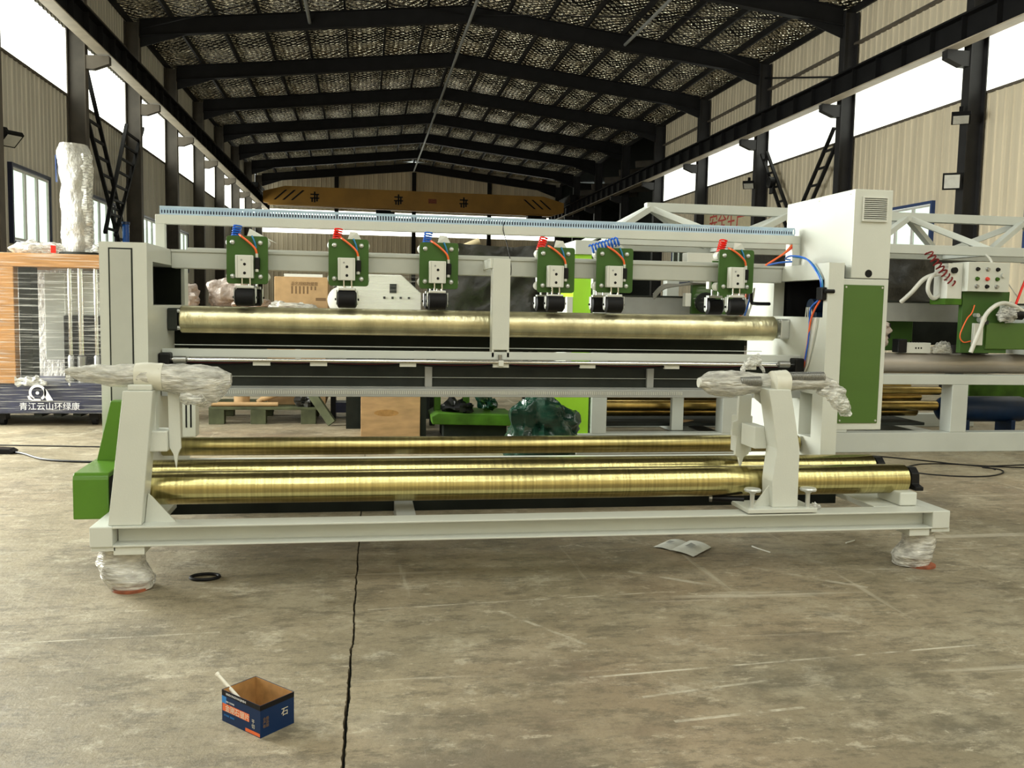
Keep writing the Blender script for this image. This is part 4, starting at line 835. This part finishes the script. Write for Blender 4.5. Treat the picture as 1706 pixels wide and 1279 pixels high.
# ------------------------------------------------------------------ film-wrapped machine on the left
t = thing('wrapped_machine', (-3.5, 10.9, 0), 'navy based machine packed in stretch film and cardboard at the left edge', 'machine')
ba = B('base', 'navy', t, -4.75, -2.72, 10.40, 11.5, .14, .47, .012)
for x in (-3.9, -2.95):
    c = B('caster', 'black', t, x-.05, x+.05, 10.5, 10.62, .06, .14, .004); G().lathe((x-.025, 10.56, .055), (1, 0, 0), [(0, .055), (.05, .055)], 20).build('caster_wheel', 'rubber', c, True)
for x in (-3.55, -3.35, -3.15): B('under_rail', 'charcoal', t, x, x+.08, 10.45, 11.4, .10, .14, 0)
B('cardboard_edge', 'cardboard_orange', t, -4.75, -2.72, 10.37, 11.5, 1.72, 1.865, .01); B('cardboard_edge', 'cardboard_orange', t, -4.3, -3.69, 10.37, 10.5, .47, 1.72, .008)
B('frame_post', 'charcoal', t, -3.69, -3.56, 10.5, 10.7, .47, 1.72, .004); B('frame_post', 'charcoal', t, -2.86, -2.74, 10.9, 11.1, .47, 1.72, .004)
B('rear_panel', 'film_dull', t, -4.7, -2.74, 11.44, 11.48, .47, 1.72, 0); B('black_block', 'black', t, -3.32, -2.74, 10.75, 11.3, .47, 1.20, .01); B('white_block', 'pale_grey', t, -3.32, -2.76, 10.8, 11.25, 1.20, 1.68, .01); B('white_panel', 'pale_grey', t, -3.56, -3.33, 10.9, 11.2, .70, 1.68, .005)
for x, r in ((-3.20, .022), (-3.09, .03), (-2.93, .022), (-2.85, .018)):
    pc = CY('guide_column', 'chrome', t, (x, 10.6, .47), (x, 10.6, 1.72), r); G().lathe((x, 10.6, .47), (0, 0, 1), [(0, r*1.6), (.28, r*1.6), (.3, r)], 18).build('bushing', 'steel', pc, True)
B('film_side', 'stretch_film', t, -4.76, -2.70, 10.345, 10.352, .15, 1.87, 0, 'clear stretch film wound in horizontal streaks'); B('film_side', 'stretch_film', t, -2.702, -2.697, 10.35, 11.5, .15, 1.87, 0)
G().wrap([(-3.70, 10.36, .49), (-3.5, 10.36, .50), (-3.38, 10.36, .47)], [(.02, .05), (.03, .06), (.02, .03)], (0, 1, 0), (0, 0, 1), 18, 8, .02, 20, 3).build('film_bunch', 'film', t, True)
co = G().wrap([(-3.15, 10.75, 1.87), (-3.15, 10.75, 2.2), (-3.16, 10.75, 2.6), (-3.18, 10.75, 3.0), (-3.18, 10.75, 3.08)], [(.155, .15), (.165, .16), (.158, .15), (.165, .16), (.15, .14)], (1, 0, 0), (0, 1, 0), 40, 12, .014, 7, 4).build('wrapped_column', 'film_dull', t, True, label='tall column bandaged in white film')
G().wrap([(-3.045, 10.70, 1.9), (-3.045, 10.70, 2.4), (-3.05, 10.70, 2.97)], [(.08, .07), (.09, .08), (.08, .07)], (1, 0, 0), (0, 1, 0), 26, 12, .016, 14, 8).build('film_fold', 'film', co, True)
B('blue_label', 'blue_frame', co, -3.345, -3.335, 10.68, 10.72, 2.66, 2.95, 0)
G().blob((-3.55, 10.7, 1.93), (.32, .18, .09), .03, 9, 30, 16, 5, 1.862).build('film_bunch', 'film', t, True); G().blob((-2.92, 10.75, 1.93), (.16, .15, .10), .035, 12, 26, 16, 7, 1.862).build('film_bunch', 'film', t, True)
CY('column_foot', 'charcoal', t, (-3.12, 10.75, 1.865), (-3.12, 10.75, 1.90), .22); B('red_tag', 'red_hose', t, -3.36, -3.31, 10.52, 10.53, 1.88, 1.96, 0)
# maker's mark on the base: ring, swash and a line of characters
lg = G(); yl = 10.338
N = 30
ring = []
for i in range(N+1):
    a = math.radians(-150+300*i/N+90); ring.append((math.cos(a), math.sin(a)))
for i in range(N):
    (a0, b0), (a1, b1) = ring[i], ring[i+1]; r0, r1 = .062, .088
    lg.add([(-3.47+a0*r0, yl, .375+b0*r0), (-3.47+a1*r0, yl, .375+b1*r0), (-3.47+a1*r1, yl, .375+b1*r1), (-3.47+a0*r1, yl, .375+b0*r1)], [(0, 1, 2, 3)])
lg.prism([(-3.405, .43), (-3.375, .40), (-3.315, .29), (-3.38, .288), (-3.405, .35)], 'y', yl, yl+.001); lg.prism([(-3.575, .335), (-3.555, .345), (-3.51, .31), (-3.44, .305), (-3.44, .288), (-3.52, .288), (-3.56, .30)], 'y', yl, yl+.001)
lg.cyl((-3.472, yl, .372), (-3.472, yl+.001, .372), .018, 14)
lg.build('emblem', 'mark_white', ba)
text('lettering', '青江云山环绿康', .088, 'mark_white', ba, (-3.66, yl, .195), (1, 0, 0), (0, 0, 1), .0005)
# ------------------------------------------------------------------ goods in the background
t = thing('pallet', (-1.1, 11.0, 0), 'low grey-green wooden pallet carrying rolls behind the left press arm', 'pallet')
for i in range(5): B('deck_board', 'pallet_wood', t, -1.74, -.50, 10.55+.2*i, 10.68+.2*i, .165, .195, .004)
for x in (-1.74, -1.28, -.72):
    for y in (10.55, 11.3): B('block', 'pallet_wood', t, x, x+.17, y, y+.14, 0, .165, .004)
tag(CY('paper_roll', 'cardboard', None, (-1.40, 10.75, .195), (-1.40, 10.75, .36), .09), 'short tan paper roll standing on the pallet', 'roll')
CYr = G().cyl((-1.72, 10.62, .222), (-.98, 10.62, .222), .026, 16).build('pole', 'cardboard', None, True); tag(CYr, 'long pale tube lying along the front of the pallet', 'tube')
for i, (x, y, a_, lb_) in enumerate(((-1.12, 10.74, .5, 'tan cardboard tube leaning on the pallet, upper of two'), (-1.05, 10.66, .42, 'tan cardboard tube leaning on the pallet, lower of two'))):
    tag(G().cyl((x-.1, y, .23+.05*i), (x+.32, y, .23+.3-.1*i), .035, 14).build('cardboard_tube', 'cardboard', None, True), lb_, 'tube')
tag(G().blob((-.66, 10.66, .25), (.14, .10, .10), .04, 10, 26, 16, 3, .196).build('dark_sack', 'tarp', None, True), 'small dark sack on the right end of the pallet', 'sack')
tag(G().bar((-.62, 10.5, .40), (-.36, 10.4, .03), .05, .10).build('plank', 'pallet_wood', None), 'mossy plank leaning against the right side of the pallet', 'plank')
t = thing('carton', (-.75, 11.35, .195), 'tall plain brown carton on the pallet under the printed carton', 'carton'); B('body', 'cardboard', t, -1.12, -.45, 10.82, 11.62, .196, 1.275, .006); B('tape', 'tape', t, -.80, -.74, 10.818, 10.82, .195, 1.275, 0)
t = thing('carton', (-.73, 11.3, 1.275), 'brown carton with columns of printing behind the second press head', 'carton'); bd = B('body', 'cardboard', t, -1.06, -.435, 11.06, 11.6, 1.276, 1.70, .006)
B('lid_flap', 'white_plastic', t, -.95, -.50, 11.08, 11.13, 1.70, 1.735, 0)
for i in range(7):
    text('lettering', '品名规格数量重'[i], .05, 'print_brown', bd, (-.87+.045*i, 11.0585, 1.60), (1, 0, 0), (0, 0, 1), .0005)
    G().box(-.865+.045*i, -.845+.045*i, 11.0585, 11.06, 1.50 if i < 5 else 1.545, 1.59).build('print_column', 'print_brown', bd)
B('print_block', 'print_brown', bd, -.58, -.46, 11.0585, 11.06, 1.42, 1.455, 0)
t = thing('storage_rack', (-1.7, 12.0, 0), 'low dark rack carrying wrapped sacks behind the left side frame', 'rack')
for x in (-2.3, -1.19):
    for y in (11.76, 12.25): B('upright', 'dark', t, x, x+.05, y, y+.05, 0, 1.28, 0)
B('shelf', 'wood', t, -2.40, -1.14, 11.72, 12.32, 1.28, 1.31, 0); B('shelf', 'dark', t, -2.40, -1.14, 11.72, 12.32, .7, .73, 0)
for i, (c_, r_, lb_) in enumerate((((-2.22, 12.0, 1.45), (.17, .16, .16), 'crumpled cream sack beside the left frame opening'), ((-1.72, 12.12, 1.50), (.28, .16, .20), 'tall pinkish wrapped sack behind the first press head'), ((-1.42, 11.83, 1.375), (.24, .09, .075), 'flat pale wrapped bundle in front of the pinkish sack'))):
    tag(G().blob(c_, r_, .035, 8, 32, 20, i*4, 1.311, .7).build('sack', 'sack', None, True), lb_, 'sack', 'sacks on the rack')
tag(G().blob((-.83, 10.93, 1.33), (.29, .11, .065), .03, 10, 32, 18, 21, 1.277, .6).build('wrapped_bundle', 'film_thick', None, True), 'white film-wrapped bundle in front of the printed carton', 'bundle')
t = thing('film_wrapped_console', (.2, 10.0, 0), 'pale console with switches wrapped in film behind the second press head', 'console')
bd = G().prism([(-.30, .95), (.62, .95), (.62, 1.52), (.40, 1.72), (-.22, 1.72), (-.30, 1.60)], 'y', 10.08, 10.5).build('body', 'white_plastic', t, bevel=.01)
B('plinth', 'dark', t, -.2, .55, 10.15, 10.5, 0, .95, 0); B('display', 'charcoal', bd, .27, .345, 10.074, 10.08, 1.52, 1.62, 0)
for i in range(4): B('switch', 'charcoal', bd, .20+.09*i, .225+.09*i, 10.07, 10.08, 1.455, 1.48, .002)
G().sheet((-.34, 10.04, 1.15), (1.05, 0, 0), (0, .02, .62), 40, 22, .035, 7, 4).build('film_sheet', 'stretch_film', t, True)
G().lathe((-.255, 10.08, 1.43), (0, -1, 0), [(0, .14), (.02, .148), (.03, .12), (.05, .05)], 30).build('reel', 'white_plastic', t, True)
t = thing('wooden_crate', (.28, 9.75, 0), 'light plywood crate with a knot behind the gold rollers', 'crate')
for i in range(1): B('front_board', 'wood', t, -.035, .585, 9.51, 9.53, .0, .70, .003)
B('side_board', 'wood', t, -.035, -.015, 9.53, 10.0, 0, .70, .003); B('side_board', 'wood', t, .565, .585, 9.53, 10.0, 0, .70, .003); B('back_board', 'wood', t, -.015, .565, 9.98, 10.0, 0, .70, .003); B('lid', 'wood', t, -.04, .59, 9.50, 10.01, .70, .72, .003)
G().prism([(.10+.13*math.cos(i*PI/8)+.13, .255+.035*math.sin(i*PI/8)) for i in range(16)], 'y', 9.5085, 9.51).build('knot', 'kraft', t)
B('corner_batten', 'dark', t, .59, .65, 9.52, 9.9, 0, .7, .003)
t = thing('scrap_machine', (1.1, 9.8, 0), 'grimy lime green machine part on the floor beside the green bag', 'machine part')
G().prism([(.70, .16), (1.58, .14), (1.56, .26), (.76, .28), (.69, .24)], 'y', 9.3, 9.9).build('bed', 'lime_dark', t, bevel=.01); B('foot', 'dark', t, .82, 1.5, 9.4, 9.85, 0, .16, .01)
G().blob((.98, 9.5, .33), (.20, .2, .08), .05, 8, 28, 16, 5).build('grease_cloth', 'black', t, True)
for x, z in ((.74, .70), (1.05, .6), (1.28, .64)): B('upright', 'lime_dark', t, x, x+.07, 9.6, 9.68, .26, z, .004)
tag(G().blob((1.60, 8.04, .24), (.36, .20, .34), .06, 4.6, 56, 36, 6, .0, .85).build('plastic_sack', 'bag_green', None, True), 'shiny dark green plastic sack slumped against the lime panel', 'sack')
tag(G().blob((1.30, 9.45, .38), (.13, .10, .10), .05, 9, 30, 20, 14).build('plastic_sack', 'bag_green', None, True), 'small black plastic bundle on the lime machine part', 'sack')
t = thing('floor_stand', (-.18, 11.2, 0), 'black stand with pale shelves seen left of the wooden crate', 'stand')
for x in (-.40, -.02): B('leg', 'black', t, x, x+.06, 11.0, 11.3, 0, .6, 0)
B('shelf', 'grey_paint', t, -.34, -.02, 11.0, 11.3, .30, .34, 0); B('shelf', 'grey_paint', t, -.34, -.02, 11.0, 11.3, .44, .48, 0); B('pan', 'navy', t, -.34, -.02, 11.0, 11.3, .08, .2, 0)
# ------------------------------------------------------------------ small things on the floor
bx = thing('cardboard_box', (-.345, 2.99, 0), 'open blue printed cardboard box on the floor in front', 'box')
A_, B_, C_ = Vector((-.464, 3.021, 0)), Vector((-.324, 2.876, 0)), Vector((-.226, 2.974, 0)); D_ = A_+C_-B_; HB = .108; cen = (A_+C_)/2
def wallpanel(p, q, nm):
    nrm = Vector(((q-p).y, -(q-p).x, 0)).normalized()
    if nrm.dot((p+q)/2-cen) < 0: nrm = -nrm
    def slab(a, b, t0, t1, z0, z1, name, mat, par):
        g = G(); v = []
        for z in (z0, z1):
            for t_ in (t0, t1): v += [p.lerp(q, a)+nrm*t_+Vector((0, 0, z)), p.lerp(q, b)+nrm*t_+Vector((0, 0, z))]
        return g.add(v, [(0, 1, 3, 2), (4, 6, 7, 5), (0, 4, 5, 1), (2, 3, 7, 6), (0, 2, 6, 4), (1, 5, 7, 3)]).build(name, mat, par)
    w = slab(0, 1, -.0015, 0, 0, HB, 'side', 'box_blue', bx); slab(.005, .995, -.003, -.0015, .002, HB-.001, 'lining', 'kraft', w)
    slab(0, 1, 0, .0006, HB-.017, HB, 'rim_band', 'box_black', w)
    return w, nrm, slab
w1, n1, s1 = wallpanel(A_, B_, 'l'); w2, n2, s2 = wallpanel(B_, C_, 'r'); wallpanel(C_, D_, 'b'); wallpanel(D_, A_, 'b2')
G().add([A_+Vector((0, 0, .002)), B_+Vector((0, 0, .002)), C_+Vector((0, 0, .002)), D_+Vector((0, 0, .002))], [(0, 1, 2, 3)]).build('bottom', 'kraft', bx)
s1(.02, .72, .0003, .0008, .038, .064, 'orange_band', 'box_orange', w1); s1(.0, .12, .0003, .0006, .064, .088, 'cyan_patch', 'box_cyan', w1); s1(.62, .99, .0003, .0006, .003, .014, 'red_stripe', 'box_orange', w1)
u1 = (B_-A_).normalized()
text('lettering', '金刚石锯片', .026, 'print_pale', w1, A_+u1*.018+n1*.001+Vector((0, 0, .041)), u1, (0, 0, 1), .0002)
text('lettering', 'XINDONGFANGJINSHI', .0105, 'mark_white', w1, A_+u1*.022+n1*.001+Vector((0, 0, .0955)), u1, (0, 0, 1), .0002)
text('lettering', 'XIN  DONG', .0085, 'mark_white', w1, A_+u1*.022+n1*.001+Vector((0, 0, .070)), u1, (0, 0, 1), .0002)
text('lettering', 'STONE  SERIES', .0085, 'box_cyan', w1, A_+u1*.012+n1*.001+Vector((0, 0, .022)), u1, (0, 0, 1), .0002)
text('lettering', '干\n切', .016, 'print_pale', w1, A_+u1*.158+n1*.001+Vector((0, 0, .040)), u1, (0, 0, 1), .0002)
u2 = (C_-B_).normalized()
text('lettering', '石', .030, 'print_pale', w2, B_+u2*.084+n2*.001+Vector((0, 0, .045)), u2, (0, 0, 1), .0002)
text('lettering', '合格\n产品\n检验', .012, 'print_brown', w2, B_+u2*.010+n2*.001+Vector((0, 0, .055)), u2, (0, 0, 1), .0002)
tag(G().cyl((-.487, 3.07, .142), (-.352, 2.99, .02), .0065, 10).cyl((-.489, 3.0715, .144), (-.482, 3.067, .1375), .0085, 10).build('white_stick', 'stick', None, True), 'white stick leaning out of the blue cardboard box', 'stick')
for nm, pts, lb_ in (('paper_sheet', [(1.683, 4.996), (1.764, 4.911), (1.925, 5.07), (1.835, 5.147)], 'pale paper leaflet on the floor under the front beam, left of two'),
                     ('paper_sheet', [(1.755, 4.90), (1.84, 4.753), (2.021, 4.939), (1.949, 5.10)], 'grey printed leaflet on the floor under the front beam, right of two')):
    i_ = 0 if 'left' in lb_ else 1; g = G(); n_ = 8; a_, b_, c_, d_ = [Vector((x, y, 0)) for x, y in pts]; vs = []
    for j in range(n_+1):
        for k_ in range(n_+1):
            p = a_.lerp(b_, k_/n_).lerp(d_.lerp(c_, k_/n_), j/n_); vs.append((p.x, p.y, .004+.006*i_+.012*(k_/n_)*(1-k_/n_)*4*(.5+j/n_/2)))
    pa = tag(g.add(vs, [(j*9+k_, j*9+k_+1, (j+1)*9+k_+1, (j+1)*9+k_) for j in range(8) for k_ in range(8)]).build(nm, 'paper', None, True), lb_, 'paper')
    q = [a_.lerp(c_, .35), b_.lerp(d_, .40), c_.lerp(a_, .38), d_.lerp(b_, .35)]
    G().add([(p.x, p.y, .0235+.006*i_) for p in q], [(0, 1, 2, 3)]).build('print', 'paper_print', pa)
for pts, lb_ in (([(2.285, 4.96, .004), (2.30, 4.89, .006), (2.335, 4.82, .004)], 'thin white cable tie on the floor, left of two'), ([(2.90, 4.98, .004), (2.94, 5.0, .006), (2.985, 5.03, .004)], 'thin white cable tie on the floor near the right foot')):
    tag(G().tube(pts, .004, 6).build('cable_tie', 'white_plastic', None, True), lb_, 'cable tie', 'cable ties on the floor')
ring_ = [(-.79+.07*math.cos(a*PI/6), 4.64+.05*math.sin(a*PI/6), .008) for a in range(13)]
tag(G().tube(ring_, .008, 8).build('rubber_ring', 'rubber', None, True), 'black rubber ring on the floor beside the left foot', 'ring')
def cord(name, pts, r, label, mat='black'):
    return tag(G().tube([(x, y, r) for x, y in pts], r, 6, 10).build(name, mat, None, True), label, 'cord')
cord('floor_cable', [(-5.0, 8.75), (-3.6, 8.55), (-3.1, 8.60), (-2.7, 8.2), (-2.2, 8.05), (-1.5, 8.0), (-1.0, 8.1)], .010, 'thin dark cable across the floor at the left')
cord('floor_cable', [(-5.0, 9.3), (-3.0, 9.0), (-1.6, 8.8), (-1.1, 8.9)], .006, 'fainter thin cable behind the dark one on the left floor')
cord('floor_cable', [(4.6, 7.9), (4.9, 8.05), (5.25, 7.8), (5.6, 7.5), (6.3, 7.3), (7.5, 7.2)], .006, 'thin dark cable along the floor before the right machine', 'rubber')
lp = [(5.25+.42*math.cos(a*PI/7)*(1+.1*math.sin(a)), 7.28+.32*math.sin(a*PI/7)) for a in range(16)]
cord('floor_cable', lp+[(6.2, 7.5), (7.4, 7.6)], .006, 'looped cable coil on the floor before the right machine', 'rubber')
tag(G().prism([(-3.35, .0), (-3.10, .0), (-3.08, .02), (-3.12, .045), (-3.35, .06)], 'y', 8.55, 8.68).build('black_clamp', 'black', None, bevel=.008), 'small black clamp on the floor at the left edge', 'clamp')
t = thing('blue_pipe', (-7.35, 29.9, 0), 'blue pipe standing by the left wall below the ladder braces', 'pipe')
CY('pipe', 'blue_hose', t, (-7.35, 29.9, 0), (-7.35, 29.9, 3.7), .10); CY('cap', 'blue_frame', t, (-7.35, 29.9, 3.7), (-7.35, 29.9, 3.78), .12)
